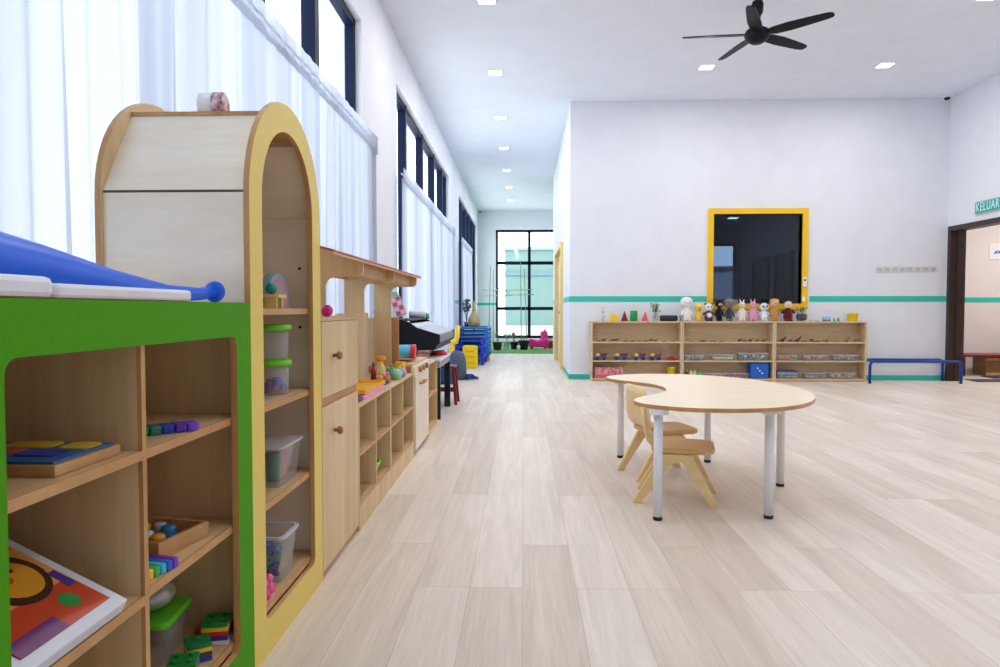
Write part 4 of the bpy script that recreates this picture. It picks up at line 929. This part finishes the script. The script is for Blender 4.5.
for x, y, c, lab in ((-.03, -.04, (226, 190, 90), 'yellow toy cup inside the clear box'), (.035, .0, (20, 110, 90), 'teal toy cup inside the clear box'), (.03, .06, (196, 60, 40), 'red toy cup inside the clear box')):
    o = MB().lathe([(.022, 0), (.024, .004), (.03, .095), (.026, .1), (0, .1)], n=16).build('toy_cup', P(c)); o.location = (-.905+x, 2.40+y, .4485); tag(o, lab, 'toy')
t = thing('clear_tub', 'clear tub of blue pieces on the tall cabinet\'s bottom shelf', 'container', (-.87, 2.36, .1305))
bt = rrect(-.055, .055, -.065, .065, .012, 4); tp = rrect(-.07, .07, -.08, .08, .02, 4); n = len(bt)
MB().add([(x, y, 0) for x, y in bt]+[(x, y, .15) for x, y in tp], [tuple(range(n))]+[(k, (k+1) % n, n+(k+1) % n, n+k) for k in range(n)]).build('body', M_clear, t)
MB().ring(rrect(-.078, .078, -.088, .088, .025, 4), rrect(-.066, .066, -.076, .076, .02, 4), 'z', .15, .158).build('rim', plain('tub_rim', (196, 204, 214), .3), t)
c = MB(); rnd = random.Random(9)
for k in range(60): c.box(-.012, .012, -.01, .01, -.007, .007, k % 3, Matrix.Translation(Vector((rnd.uniform(-.035, .035), rnd.uniform(-.045, .045), .018+.0015*k))) @ Matrix.Rotation(k, 4, 'Z') @ Matrix.Rotation(k*.3, 4, 'X'))
o = c.build('toy_pieces', [P((30, 60, 150)), P((50, 100, 180)), P((60, 150, 120))]); o.location = (-.87, 2.36, .1305); tag(o, 'blue pieces filling the tub at the bottom of the tall cabinet', 'toy pieces', kind='stuff')
for x, y, c, lab in ((-.82, 2.165, (230, 60, 140), 'pink small toy at the yellow arch\'s bottom corner'), (-.825, 2.22, (236, 90, 160), 'second pink small toy beside the tub'), (-.86, 2.17, (240, 210, 50), 'yellow small toy at the yellow arch\'s bottom corner')):
    t = thing('small_figure', lab, 'toy', (x, y, .1305)); MB().lathe([(.02, 0), (.022, .005), (.012, .03), (0, .032)], n=14).build('body', P(c), t); MB().ball((0, 0, .044), .0145, 12).build('head', P(tuple(min(255, q+20) for q in c)), t)
t = thing('paper_roll', 'white paper roll with a colourful printed band on top of the arch', 'roll', (-1.02, 2.22, 1.6495))
MB().lathe([(.014, 0), (.042, 0), (.042, .07), (.014, .07)], (0, 0, .0425), 24, M=Matrix.Rotation(PI/2, 3, 'Y') @ Matrix.Rotation(0, 3, 'X')).build('roll', P((236, 238, 242), .6), t)
MB().lathe([(.0428, .0), (.0428, .028)], (.043, 0, .0432), 24, M=Matrix.Rotation(PI/2, 3, 'Y')).build('printed_band', plain('band_print', (196, 160, 170), .5, noise=.9, nscale=60), t)
tag(MB().ball((0, 0, .0245), .024, 18).build('toy_ball', P((206, 30, 130), .3)), 'small magenta ball on the two-door play cupboard', 'ball').location = (-.787, 2.79, 1.0165)

# low shelf contents and toys on top
ZL = .5975
for y, x, w, d_, h, z, c, lab in ((3.73, -.872, .085, .26, .02, 0, (244, 180, 20), 'yellow plastic tray on top of the pink tray'), (3.66, -.865, .085, .24, .022, 0, (240, 150, 210), 'pink plastic tray at the front of the low shelf')):
    zz = ZL+(.0225 if 'yellow' in lab[:7] else 0)
    t = thing('plastic_tray', lab, 'tray', (x, y, zz)); MB().prism(rrect(-w, w, -d_, d_, .02, 4), 'z', 0, .005).build('base', P(c), t)
    MB().ring(rrect(-w, w, -d_, d_, .02, 4), rrect(-w+.008, w-.008, -d_+.008, d_-.008, .015, 4), 'z', .0052, h).build('rim', P(c), t)
for y, x, lab in ((3.335, -.815, 'black toy phone at the near end of the low shelf'),):
    t = thing('toy_phone', lab, 'toy', (x, y, ZL)); MB().prism(rrect(-.03, .03, -.07, .07, .012, 4), 'z', 0, .022).build('body', P((20, 18, 22)), t, bevel=.004); MB().prism(rrect(-.02, .02, -.02, .05, .004, 3), 'z', .0225, .024).build('screen', P((60, 60, 74), .1), t)
t = thing('toy_bottle', 'clear yellow toy bottle with an orange cap', 'toy', (-.89, 4.33, ZL))
MB().lathe([(.03, 0), (.033, .01), (.033, .08), (.018, .11), (.018, .125)], n=18).build('body', P((222, 214, 130)), t); MB().lathe([(.026, .1255), (.036, .135), (.034, .155), (0, .16)], n=16).build('cap', P((246, 150, 30)), t)
MB().lathe([(.035, .02), (.0352, .05)], n=18).build('label_band', P((236, 140, 170)), t)
t = thing('toy_bottle', 'slim dark red toy bottle by the canopy post', 'toy', (-.905, 4.20, ZL))
MB().lathe([(.014, 0), (.016, .006), (.016, .075), (.008, .1), (.007, .125)], n=14).build('body', P((60, 40, 110)), t); MB().lathe([(.0168, .045), (.0168, .085), (.0095, .1)], n=14).build('cap', P((190, 40, 50)), t)
t = thing('toy_pot', 'red toy cooking pot with a yellow handle', 'toy', (-.91, 4.60, ZL))
MB().lathe([(.04, 0), (.045, .005), (.048, .05), (.052, .053)], n=20).build('body', P((220, 50, 30)), t); MB().lathe([(.05, .0535), (.04, .065), (0, .07)], n=20).build('lid', P((240, 110, 40)), t); MB().cyl((.05, 0, .05), (.1, .02, .062), .008, n=8).build('handle', P((248, 200, 30)), t)
t = thing('toy_cup', 'tall yellow toy cup beside the play stove', 'toy', (-.845, 4.80, ZL)); MB().lathe([(.026, 0), (.03, .004), (.036, .085), (.032, .085), (.027, .006)], n=20).build('body', P((246, 196, 20)), t)
for x, y, r, c, lab in ((-.86, 4.52, .032, (96, 180, 110), 'green toy fruit in the heap on the low shelf'), (-.805, 4.42, .03, (150, 222, 190), 'mint toy fruit at the shelf\'s front edge'), (-.80, 4.60, .026, (190, 170, 214), 'lilac toy fruit near the yellow cup'), (-.84, 4.71, .022, (80, 70, 140), 'dark purple toy plum near the yellow cup'),
                        (-.87, 4.40, .024, (232, 130, 170), 'pink toy fruit beside the bottle'), (-.90, 4.47, .022, (214, 110, 150), 'rose toy fruit behind the green one'), (-.885, 4.27, .02, (244, 196, 60), 'small yellow toy fruit by the bottle'), (-.84, 4.30, .018, (226, 160, 110), 'small peach toy fruit at the near edge')):
    r *= 1.25; t = thing('toy_fruit', lab, 'toy fruit', (x, y, ZL)); MB().lathe([(0, 0), (r*.6, .004), (r, r*.8), (r*.9, r*1.4), (r*.35, r*1.85), (0, r*1.75)], n=16).build('flesh', P(c), t); MB().cyl((0, 0, r*1.76), (.003, 0, r*2.1), .003, n=6).build('stalk', P((80, 60, 40)), t)
o = box(-.03, .05, -.1, .02, 0, .012).build('blue_cloth', P((40, 80, 150), .8), bevel=.004); o.location = (-.86, 4.22, ZL); o.location.y = 4.20; tag(o, 'folded blue cloth on the low shelf by the post', 'cloth')
t = thing('toy_cup', 'pale aqua plastic cup in the lower compartment', 'cup', (-.83, 3.34, .1305)); MB().lathe([(.03, 0), (.032, .004), (.042, .095), (.039, .095), (.03, .006)], n=20).build('body', P((170, 220, 216)), t)
t = thing('toy_bowl', 'lime green plastic bowl in the lower compartment', 'bowl', (-.85, 3.78, .1305)); MB().lathe([(.03, 0), (.04, .006), (.07, .07), (.075, .085), (.07, .085), (.04, .012)], n=22).build('body', P((160, 224, 40)), t)
t = thing('glass_jar', 'pale green glass jar in the upper compartment', 'jar', (-.87, 4.66, .3655)); MB().lathe([(.05, 0), (.055, .006), (.055, .13), (.04, .16)], n=20).build('body', M_cleargreen, t); MB().lathe([(.043, .1605), (.043, .18), (0, .182)], n=18).build('lid', P((190, 214, 196)), t)
t = thing('toy_oven_mitt', 'small brown toy in the lower compartment', 'toy', (-.85, 4.66, .1305)); MB().lathe([(.03, 0), (.034, .006), (.03, .03), (0, .036)], n=14).build('body', P((150, 100, 70)), t)
# stove top
ZS = .6578
t = thing('toy_drum', 'light blue toy drum lying on its side, red ring at one end', 'toy', (-.95, 5.42, ZS+.0))
MB().lathe([(.0, 0), (.055, 0), (.055, .09), (0, .09)], (0, -.06, .0585), 24, M=Matrix.Rotation(PI/2, 3, 'Y')).build('barrel', P((90, 190, 226)), t)
MB().lathe([(.035, 0), (.058, 0), (.058, .03), (.035, .03)], (.092, -.06, .0585), 24, M=Matrix.Rotation(PI/2, 3, 'Y')).build('end_ring', P((214, 40, 36)), t)
MB().lathe([(0, 0), (.034, 0), (.034, .01), (0, .01)], (.095, -.06, .0585), 20, M=Matrix.Rotation(PI/2, 3, 'Y')).build('end_disc', P((236, 150, 90)), t)
t = thing('toy_pan', 'flat brown toy pan on the play stove', 'toy', (-.87, 5.12, .6678)); MB().lathe([(.06, 0), (.075, .012), (.07, .012), (.058, .004), (0, .004)], n=22).build('dish', P((176, 96, 70)), t); MB().cyl((.06, .03, .008), (.06, .16, .014), .007, n=8).build('handle', P((150, 90, 60)), t)
t = thing('red_doll', 'red and teal toy doll on top of the stove\'s back board', 'toy', (-1.02, 4.959, .9855))
MB().lathe([(.006, 0), (.035, .006), (.045, .04), (.03, .075), (0, .08)], n=16, M=Matrix(((1, 0, 0), (0, .5, 0), (0, 0, 1)))).build('body', P((206, 50, 50)), t); MB().ball((0, 0, .108), (.028, .02, .03), 12).build('head', P((236, 190, 170)), t); MB().ball((-.0, .006, .122), (.034, .022, .027), 12).build('hair', P((110, 190, 190)), t)
t = thing('copper_tin', 'copper coloured cylinder tin on the narrow shelf unit', 'tin', (-.845, 5.92, .6005)); MB().lathe([(.048, 0), (.05, .004), (.05, .085), (.047, .09), (0, .09)], n=22).build('body', plain('copper_tin', (170, 120, 106), .35, metal=.3), t); MB().lathe([(.051, .066), (.051, .0895), (0, .0905)], n=22).build('lid', plain('copper_lid', (150, 96, 84), .3, metal=.4), t)

# ------------------------------------------------------------------ piano, table, stool
t = thing('upright_piano', 'black upright piano with a closed lid painted with window sheen, under the second window', 'piano', (-1.08, 7.45, 0))
p0, p1 = 6.70, 8.15
sidep = [(-1.32, 0), (-1.06, 0), (-1.04, .60), (-.83, .69), (-.80, .715), (-.80, .80), (-.86, .815), (-1.02, .865), (-1.1, .92), (-1.16, .94), (-1.32, .94)]
for y in (p0, p1-.04): MB().prism(sidep, 'y', y, y+.04).build('side_panel', M_piano, t, True, bevel=.004)
M_lid = plain('piano_lid_window_sheen', (196, 200, 208), .25, metal=.1)  # pale grey stands in for the window reflected on the lid
MB().prism([(-.815, .802), (-.865, .818), (-1.02, .868), (-1.08, .905), (-1.08, .893), (-1.02, .855), (-.865, .805), (-.815, .79)], 'y', p0+.0405, p1-.0405).build('key_lid', M_lid, t, True)
box(-.83, -.805, p0+.0405, p1-.0405, .72, .789).build('key_slip', plain('piano_grey', (120, 124, 134), .4), t, True)
box(-1.3, -1.085, p0+.0405, p1-.0405, .93, .945).build('top_board', M_piano, t, True)
box(-1.3, -1.05, p0+.0405, p1-.0405, .02, .6).build('lower_board', M_piano, t, True)
box(-1.3, -.84, p0+.0405, p1-.0405, .6505, .715).build('key_bed', M_piano, t, True)
t = thing('picture_book', 'pink picture book propped open on the piano', 'book', (-1.19, 6.86, .9455))
MB().box(-.012, .012, -.01, .11, 0, .005).build('book_foot', P((200, 120, 140)), t)
Mx = Matrix.Rotation(math.radians(-22), 4, 'Y')
MB().box(-.035, .065, -.012, 0.0, .03, .24, 0, Mx).build('cover', P((232, 170, 186)), t)
mb = MB()
for i in range(4):
    for j in range(2): mb.box(-.028+.046*j, .01+.046*j, -.0135, -.0125, .045+.047*i, .08+.047*i, (i+j) % 2, Mx)
mb.build('printed_square', [P((206, 90, 110)), P((240, 220, 226))], t)
t = thing('paper_towel', 'white roll lying on the piano top', 'roll', (-1.165, 7.75, .9455)); MB().lathe([(.012, -.1), (.037, -.1), (.037, .08), (.012, .08)], (0, .0, .0375), 22, M=Matrix.Rotation(PI/2, 3, 'Y')).build('roll', P((206, 208, 216), .7), t); MB().lathe([(.0118, -.101), (.0118, .081)], (0, 0, .0375), 14, M=Matrix.Rotation(PI/2, 3, 'Y')).build('core', P((180, 150, 120)), t)
t = thing('tape_reel', 'small teal reel at the end of the piano top', 'reel', (-1.125, 8.09, .9455)); MB().lathe([(.0, 0), (.035, 0), (.04, .01), (.04, .04), (.03, .05), (0, .05)], n=18).build('body', P((60, 176, 160)), t)

t = thing('small_table', 'low white-topped table with black legs in front of the piano', 'table', (-.95, 7.0, 0))
MB().prism(rrect(-1.03, -.775, 6.55, 7.5, .01, 3), 'z', .552, .575).build('table_top', plain('table_white', (226, 230, 238), .3), t, True, bevel=.002)
box(-1.02, -.785, 6.56, 7.49, .49, .5515).build('apron', plain('table_apron_grey', (150, 152, 160), .5), t, True)
for x in (-1.0, -.81):
    for y in (6.585, 7.46): box(x-.03, x+.03, y-.025, y+.025, 0, .4895).build('leg', M_black, t, True)
t = thing('baseball_hat', 'crumpled red cap on the small white table', 'cap', (-.86, 7.15, .5755)); MB().lathe([(.085, 0), (.082, .02), (.05, .042), (0, .05)], n=20).build('crown', P((206, 34, 52), .8), t); MB().prism(arc(0, -.06, .075, PI, 2*PI, 10), 'z', .001, .006).build('peak', P((190, 26, 44), .8), t)
t = thing('red_stool', 'dark red plastic stool behind the small table', 'stool', (-.865, 7.72, 0))
M_mar = plain('maroon_plastic', (126, 22, 34), .4)
MB().prism(rrect(-.125, .125, -.125, .125, .03, 5), 'z', .40, .42).build('seat', M_mar, t, bevel=.004)
for sx_ in (-1, 1):
    for sy_ in (-1, 1): MB().prism([(0, 0), (.035, 0), (.035, .035), (0, .035)], 'z', 0, .3995).build('leg', M_mar, t)
for o in [c for c in bpy.data.objects if c.parent is t and c.name.startswith('leg')]: pass
i = 0
for o in [c for c in bpy.data.objects if c.parent is t and c.name.startswith('leg')]:
    sx_, sy_ = ((-1, -1), (-1, 1), (1, -1), (1, 1))[i]; i += 1
    for v in o.data.vertices:
        k = (1-v.co.z/.4)*.035
        v.co.x = sx_*(.085+k+v.co.x*.9) ; v.co.y = sy_*(.085+k+v.co.y*.9)
MB().box(-.1, .1, -.115, -.1, .14, .165).box(-.1, .1, .1, .115, .14, .165).box(.1, .115, -.1, .1, .14, .165).box(-.115, -.1, -.1, .1, .14, .165).build('stretcher', M_mar, t)

# ------------------------------------------------------------------ bags, yellow things, blue stacks
def backpack(loc, rz, w, d, h, col, col2, label):
    t = thing('backpack', label, 'backpack', loc, rz)
    m = MB(); rings = [(0, .92), (.04, 1), (.35, 1.03), (.7, .96), (.88, .8), (.97, .5), (1.0, .15)]
    n = 20; vs = []; fs = []
    for k, (zz, s) in enumerate(rings):
        for q in range(n):
            a = 2*PI*q/n; cx, sy2 = math.cos(a), math.sin(a)
            x = math.copysign(abs(cx)**.55, cx)*w*s; y = math.copysign(abs(sy2)**.55, sy2)*d*s*(1-.1*zz); vs.append((x, y, zz*h))
    for k in range(len(rings)-1):
        for q in range(n): fs.append((k*n+q, k*n+(q+1) % n, (k+1)*n+(q+1) % n, (k+1)*n+q))
    fs.append(tuple(range(n))); fs.append(tuple((len(rings)-1)*n+q for q in range(n)))
    m.add(vs, fs, 0, True); m.build('bag_body', plain('bag_%d_%d_%d' % col, col, .85, bump=.3), t)
    MB().prism(rrect(-w*.7, w*.7, h*.1, h*.5, .03, 4), 'y', -d-.03, -d*.93).build('pocket', plain('bag_%d_%d_%d' % col2, col2, .85), t, bevel=.01)
    MB().tube([(-.03, 0, h*.97), (-.025, 0, h*1.07), (.025, 0, h*1.07), (.03, 0, h*.97)], .006, 8).build('top_loop', M_black, t)
    for s in (-1, 1): MB().tube([(s*w*.4, d*.8, h*.9), (s*w*.5, d*1.25, h*.6), (s*w*.6, d*1.15, h*.2), (s*w*.8, d*1.2, .012)], .009, 7).build('strap', M_black, t)
backpack((-1.12, 9.7, 0), .3, .15, .10, .44, (44, 84, 140), (36, 66, 118), 'blue backpack on the floor beyond the small table')
backpack((-.97, 10.3, 0), -.5, .125, .10, .43, (86, 98, 114), (66, 76, 92), 'grey backpack with dangling black straps')
t = thing('shoe', 'dark blue shoe beside the grey backpack', 'shoe', (-.75, 10.2, 0), .8)
MB().prism([(-.11, .015), (.11, .015), (.115, .04), (.05, .06), (-.0, .095), (-.09, .1), (-.11, .06)], 'y', -.035, .035).build('upper', P((34, 60, 120), .8), t, bevel=.012); MB().prism(rrect(-.115, .12, -.04, .04, .03, 4), 'z', 0, .0145).build('sole', P((200, 204, 210), .7), t)
t = thing('yellow_toy_slide', 'upright yellow plastic panel toy next to the blue stack', 'toy', (-.93, 12.3, 0))
MB().prism(rrect(-.13, .13, .0, .40, .04, 5), 'y', -.05, .05).build('panel', P((244, 210, 10)), t, bevel=.015)
for z in (.1, .2, .3): MB().prism(rrect(-.08, .08, z-.02, z+.02, .012, 4), 'y', -.058, -.0505).build('rung', P((226, 186, 10)), t)
t = thing('yellow_toy_horn', 'tall curved yellow plastic toy standing behind the backpacks', 'toy', (-1.12, 11.0, 0))
MB().tube([(0, 0, .01), (0, 0, .3), (-.0, 0, .5)], [.06, .045, .04], 14).build('stand', P((238, 200, 20)), t)
MB().tube([(-.05, 0, .53), (0, 0, .5), (.06, 0, .53), (.085, 0, .62), (.09, 0, .78)], [.03, .045, .045, .036, .04], 14).build('curved_arm', P((246, 212, 20)), t)

def cot(x0, x1, y0, y1, z, col, label, grp, leg=True, h=.07):
    t = thing('stacking_cot', label, 'cot', ((x0+x1)/2, (y0+y1)/2, z), 0, grp)
    w, l = (x1-x0)/2, (y1-y0)/2
    MB().ring(rrect(-w, w, -l, l, .05, 4), rrect(-w+.05, w-.05, -l+.05, l-.05, .03, 4), 'z', h-.035, h).build('frame', P(col), t, bevel=.004)
    MB().prism(rrect(-w+.051, w-.051, -l+.051, l-.051, .03, 4), 'z', h-.02, h-.012).build('mesh_bed', P(tuple(int(c*.8) for c in col), .7), t)
    for a in (-1, 1):
        for b in (-1, 1): 
            m = MB(); m.prism([(a*w, 0), (a*(w-.07), 0), (a*(w-.09), h-.0355), (a*w, h-.0355)], 'y', b*l, b*(l-.07)); m.build('leg', P(col), t, bevel=.003)
    return t
ordn = ['lowest', 'second from the floor', 'third from the floor', 'fourth from the floor', 'fifth from the floor', 'sixth from the floor', 'topmost']
for i in range(7): cot(-1.33, -.68, 13.75, 14.95, .105+.082*i, (30, 132, 214) if i % 2 else (24, 120, 206), 'light blue stacking cot, %s in the stack by the plants' % ordn[i], None, h=.08)
t = thing('cot_trolley', 'low wheeled trolley carrying the light blue cots', 'trolley', (-1.0, 14.35, 0))
box(-1.33, -.68, 13.75, 14.95, .082, .1045).build('platform', P((40, 44, 54)), t, True)
for x in (-1.27, -.74):
    for y in (13.82, 14.88): MB().cyl((x-.014, y, .035), (x+.014, y, .035), .035, n=16).build('caster', M_black, t, True); 
for x in (-1.27, -.74):
    for y in (13.82, 14.88): box(x-.006, x+.006, y-.01, y+.01, .0705, .0815).build('caster_fork', M_chrome, t, True)
for i, (h, y) in enumerate(((0, 12.95), (.2, 12.95), (.37, 12.95))):
    t = thing('blue_step_stool', 'royal blue plastic stool, %s of the three stacked before the light blue cots' % ('lowest', 'middle', 'topmost')[i], 'stool', (-.99, y+.3, h))
    w, l, hh = .27, .32, .18 if i == 0 else .155
    MB().prism(rrect(-w, w, -l, l, .04, 4), 'z', hh-.035, hh).build('seat', P((26, 60, 196) if i != 2 else (28, 52, 150)), t, bevel=.006)
    for a in (-1, 1):
        for b in (-1, 1): MB().prism([(a*(w-.005), 0), (a*(w-.06), 0), (a*(w-.07), hh-.0355), (a*(w-.005), hh-.0355)], 'y', b*(l-.005), b*(l-.06)).build('leg', P((24, 58, 206)), t, bevel=.003)
o = thing('straw_bundle', 'beige dried straw bundle tied at the neck on the cot stack', 'ornament', (-1.0, 14.2, .105+.082*6+.0805))
o.scale = (.78, .78, .8)
MB().lathe([(.1, 0), (.16, .05), (.155, .16), (.11, .28), (.06, .36), (.038, .42), (.038, .64), (.05, .66)], n=18).build('bundle', plain('dry_straw', (196, 176, 124), .9, bump=1, noise=.3, nscale=40), o)
MB().lathe([(.041, .4), (.046, .42), (.041, .44)], n=16).build('tie', P((150, 110, 70)), o)
o = thing('dried_plant', 'grey-green dried plant behind the straw bundle', 'plant', (-1.17, 14.45, .105+.082*6+.0805))
MB().lathe([(.04, 0), (.05, .1), (.042, .1), (.035, .005)], n=14).build('pot', P((90, 96, 92)), o); leafy(o, (0, 0, .05), .5, 60, (112, 126, 104), .08, .05, 12)

# ------------------------------------------------------------------ turf corner with plants
o = MB().prism(rrect(-1.4, 3.09, 16.3, 21.85, .01, 2), 'z', .0005, .018).build('turf_mat', M_grass); tag(o, 'green artificial grass mat at the far end of the corridor', 'mat')
ZG = .0185
def potplant(px, Y, r, h, col, label, lh, n, leaf, sp, seed, soil=True):
    t = thing('potted_plant', label, 'potted plant', (sx(px, Y, 345), Y, ZG))
    MB().lathe([(r*.72, 0), (r*.74, .004), (r*.98, h-.03), (r*1.06, h-.03), (r*1.06, h), (r*.95, h), (r*.93, h-.025)], n=20).build('pot', P(col, .5), t)
    MB().lathe([(0, h-.035), (r*.92, h-.035), (r*.92, h-.03), (0, h-.028)], n=18).build('soil', plain('potting_soil', (52, 40, 34), .95), t)
    leafy(t, (0, 0, h-.03), lh, n, leaf, sp, .03, seed)
    return t
potplant(497.5, 17.4, .12, .2, (96, 66, 60), 'brown pot with a loose plant beside the blue cot stack', .28, 40, (110, 140, 96), .15, 21)
potplant(506.5, 17.3, .085, .23, (214, 220, 226), 'tall white planter with a small plant', .2, 30, (120, 150, 110), .1, 22)
potplant(514.3, 17.8, .11, .19, (36, 36, 40), 'black pot with red and green leaves', .24, 40, (96, 130, 80), .12, 23)
potplant(523.8, 17.6, .135, .23, (28, 28, 32), 'large black pot holding the bamboo poles', .16, 26, (90, 128, 76), .12, 24)
potplant(550.5, 18.2, .11, .2, (198, 90, 50), 'terracotta pot behind the pink ride-on toy', .1, 20, (120, 150, 90), .1, 25)
t = thing('small_white_pot', 'small white cup between the two black pots', 'pot', (sx(518.6, 17.5, 345), 17.5, ZG)); MB().lathe([(.035, 0), (.04, .004), (.045, .1), (.04, .1), (.034, .006)], n=14).build('body', P((236, 236, 240)), t)
t = thing('red_flower', 'red flower spike with blue tag in the black pot', 'flower', (sx(513.4, 17.75, 345)+.0, 17.72, ZG+.17)); MB().cyl((0, 0, 0), (0, 0, .16), .006, n=6).build('stem', P((80, 110, 60)), t); MB().lathe([(0, .15), (.04, .18), (.03, .24), (0, .27)], n=10).build('petals', P((200, 70, 50)), t)
t = thing('bamboo_trellis', 'thin green bamboo pole frame standing in the pots', 'trellis', (0, 18.0, ZG))
M_bam = plain('bamboo_green', (120, 138, 96), .6)
for px, px2, y0, y1, top in ((488.5, 490.5, 17.2, 17.2, 2.1), (493.2, 493.4, 18.6, 18.6, 2.1), (521.3, 520.6, 17.55, 17.55, 2.25), (527.2, 524.2, 17.68, 17.68, 2.05)):
    MB().tube([(sx(px, y0, 340), y0, ZG+.005), (sx(px2, y1, 270), y1, top)], .009, 7).build('pole', M_bam, t, True)
for za, zb in ((1.505, 1.515), (1.36, 1.40)): MB().tube([(sx(482, 17.35), 17.35, za), (sx(507, 17.4), 17.4, (za+zb)/2), (sx(533.5, 17.5), 17.5, zb)], .011, 7).build('cross_pole', plain('bamboo_pale', (190, 206, 160), .6), t, True)
leafy(t, (sx(505, 17.4), -.6, 1.3-ZG), .24, 16, (150, 182, 130), .3, .035, 31)

# pink ride-on toy
t = thing('pink_ride_on_toy', 'bright pink plastic ride-on animal toy on the turf', 'ride-on toy', (sx(538.5, 17.9, 345), 17.9, ZG))
M_pink2 = plain('hot_pink_plastic', (244, 34, 148), .35)
MB().prism([(-.25, .05), (.2, .05), (.26, .12), (.24, .30), (.1, .26), (-.05, .22), (-.2, .27), (-.27, .24)], 'y', -.11, .11).build('body', M_pink2, t, bevel=.04)
MB().tube([(.13, 0, .2), (.16, 0, .33), (.15, 0, .40)], [.1, .085, .07], 14).ball((.14, 0, .39), (.095, .075, .075), 14).build('head', M_pink2, t)
for s in (-1, 1): MB().tube([(.15, s*.04, .43), (.17, s*.055, .50)], [.03, .012], 8).build('ear', M_pink2, t); MB().cyl((.05, s*.05, .36), (.05, s*.16, .38), .014, n=8).build('handle', P((250, 240, 80)), t)
for a in (-.17, .17):
    for s in (-.135, .1105): MB().cyl((a, s, .045), (a, s+.024, .045), .045, n=16).build('wheel', P((220, 20, 120)), t)

# ------------------------------------------------------------------ outside
struct(box(-40, 40, 22.3, 60, -.3, -.1).build('ground_outside', plain('paving_pale', (226, 226, 222), .9)))
t = thing('neighbour_building', 'pale teal building wall outside the far window', 'building', (3, 28, -.1))
bx0 = sx(505, 27, 300)
MB().box(bx0, 3, 27, 30, -.1, 3.3).build('wall', plain('outside_teal', (112, 140, 134), .8), t, True)
MB().box(bx0-.02, 3.02, 26.94, 30, 2.32, 2.46).build('ledge', plain('outside_ledge', (104, 132, 142), .8), t, True)
MB().box(bx0-.05, 3.05, 26.9, 30.1, 3.3005, 3.4).build('parapet', plain('outside_parapet', (140, 166, 164), .8), t, True)
MB().box(bx0-.02, 3.02, 26.93, 26.999, -.1, .4).build('plinth', plain('outside_plinth', (180, 184, 184), .8), t, True)

# ------------------------------------------------------------------ light
W = bpy.data.worlds.new('world'); bpy.context.scene.world = W; W.use_nodes = True
nt = W.node_tree; bg = nt.nodes['Background']; bg.inputs[0].default_value = (.93, .965, 1, 1); bg.inputs[1].default_value = 3.9
def portal(loc, rotx, sx1, sy1, rz=0):
    l = bpy.data.lights.new('window_daylight_portal', 'AREA'); l.shape = 'RECTANGLE'; l.size = sx1; l.size_y = sy1; l.cycles.is_portal = True
    o = bpy.data.objects.new('window_daylight_portal', l); C.objects.link(o); o.location = loc; o.rotation_euler = (rotx, 0, rz)
zc = (WZ0+WZ1)/2; zh = WZ1-WZ0
for a, b in wins: portal((XL-.22, (a+b)/2, zc), PI/2, b-a, zh, -PI/2)
portal(((FX0+FX1)/2, 22.15, 1.8), PI/2, FX1-FX0, 3.4, PI)
portal((4.6, 17.62, 1.8), PI/2, 1.2, 1.6, PI)
def lamp(loc, e, size=.16, col=(1, .98, .96)):
    l = bpy.data.lights.new('downlight_or_fill_lamp', 'AREA'); l.energy = e; l.size = size; l.color = col
    o = bpy.data.objects.new('downlight_or_fill_lamp', l); C.objects.link(o); o.location = loc
for x, y in spots+[(-.36, 4.86), (-.36, 2.74), (2.3, 4.86), (2.3, 2.74), (4.5, 4.86), (2.3, .6), (4.5, .6)]: lamp((x, y, CH-.02), (17 if y > 5.5 else 13) if y < 10 else 12)  # downlights, plus seven added fill lamps without fittings for the near floor
lamp((8.2, 10.0, 3.05), 55, .4, (1, .97, .94))  # added lamp, out of view, that lights the side room
lamp((3.6, 14.5, 3.05), 44, .3)  # added fill brightening the inner room, apart from its ceiling light
t = thing('ceiling_light', 'small ceiling light in the dim room behind the yellow window', 'ceiling light', (4.75, 16.1, 3.1)); MB().prism(rrect(-.1, .1, -.1, .1, .01, 3), 'z', -.012, -.001).build('diffuser', M_lamp, t)
t = thing('ceiling_light', 'unseen ceiling light added to light the side room', 'ceiling light', (8.2, 10.0, 3.1)); MB().prism(rrect(-.2, .2, -.2, .2, .01, 3), 'z', -.02, -.001).build('diffuser', M_lamp, t)  # this fitting is made up for the added side-room lamp

sc = bpy.context.scene
sc.view_settings.view_transform = 'Standard'; sc.view_settings.look = 'None'; sc.view_settings.gamma = 1; sc.view_settings.use_curve_mapping = False
sc.view_settings.exposure = 0.11
cy = sc.cycles; cy.max_bounces = 10; cy.diffuse_bounces = 6; cy.glossy_bounces = 3; cy.transparent_max_bounces = 16; cy.transmission_bounces = 6
cy.sample_clamp_indirect = 6; cy.caustics_reflective = False; cy.caustics_refractive = False; cy.use_denoising = True; cy.blur_glossy = 1

GR = dict(toy_animal='tiny toy animals on the upper back shelves', soft_toy='soft toys on the back shelf tops', storage_bin='clear storage bins on the back shelves', toy_truck='blue toy trucks on the first back shelf',
          toy_fruit='toy fruit on the low shelf', stacking_cot='light blue stacking cots', toy_brick_stack='flat toy brick stacks', back_shelf_unit='shelf units along the back wall', sheer_curtain='sheer curtains along the window wall',
          backpack='backpacks on the floor', potted_plant='potted plants', small_bottle='small bottles on the bottom back shelf', toy_piece='pieces in the wooden tray', sea_shell='shells on the back shelf', low_shelf_unit='low shelf units of the play kitchen',
          toy_cup='toy cups', small_figure='small toys in the tall cabinet', blue_step_stool='royal blue stacked stools', lidded_jar='green-lidded jars', floor_mat='floor mats in the side room', plastic_tray='plastic trays on the low shelf', toy_figure='teal toy figures')
for o in bpy.data.objects:
    if o.parent is None and 'category' in o and 'group' not in o:
        k = o.name.split('.')[0]
        if k in GR: o['group'] = GR[k]
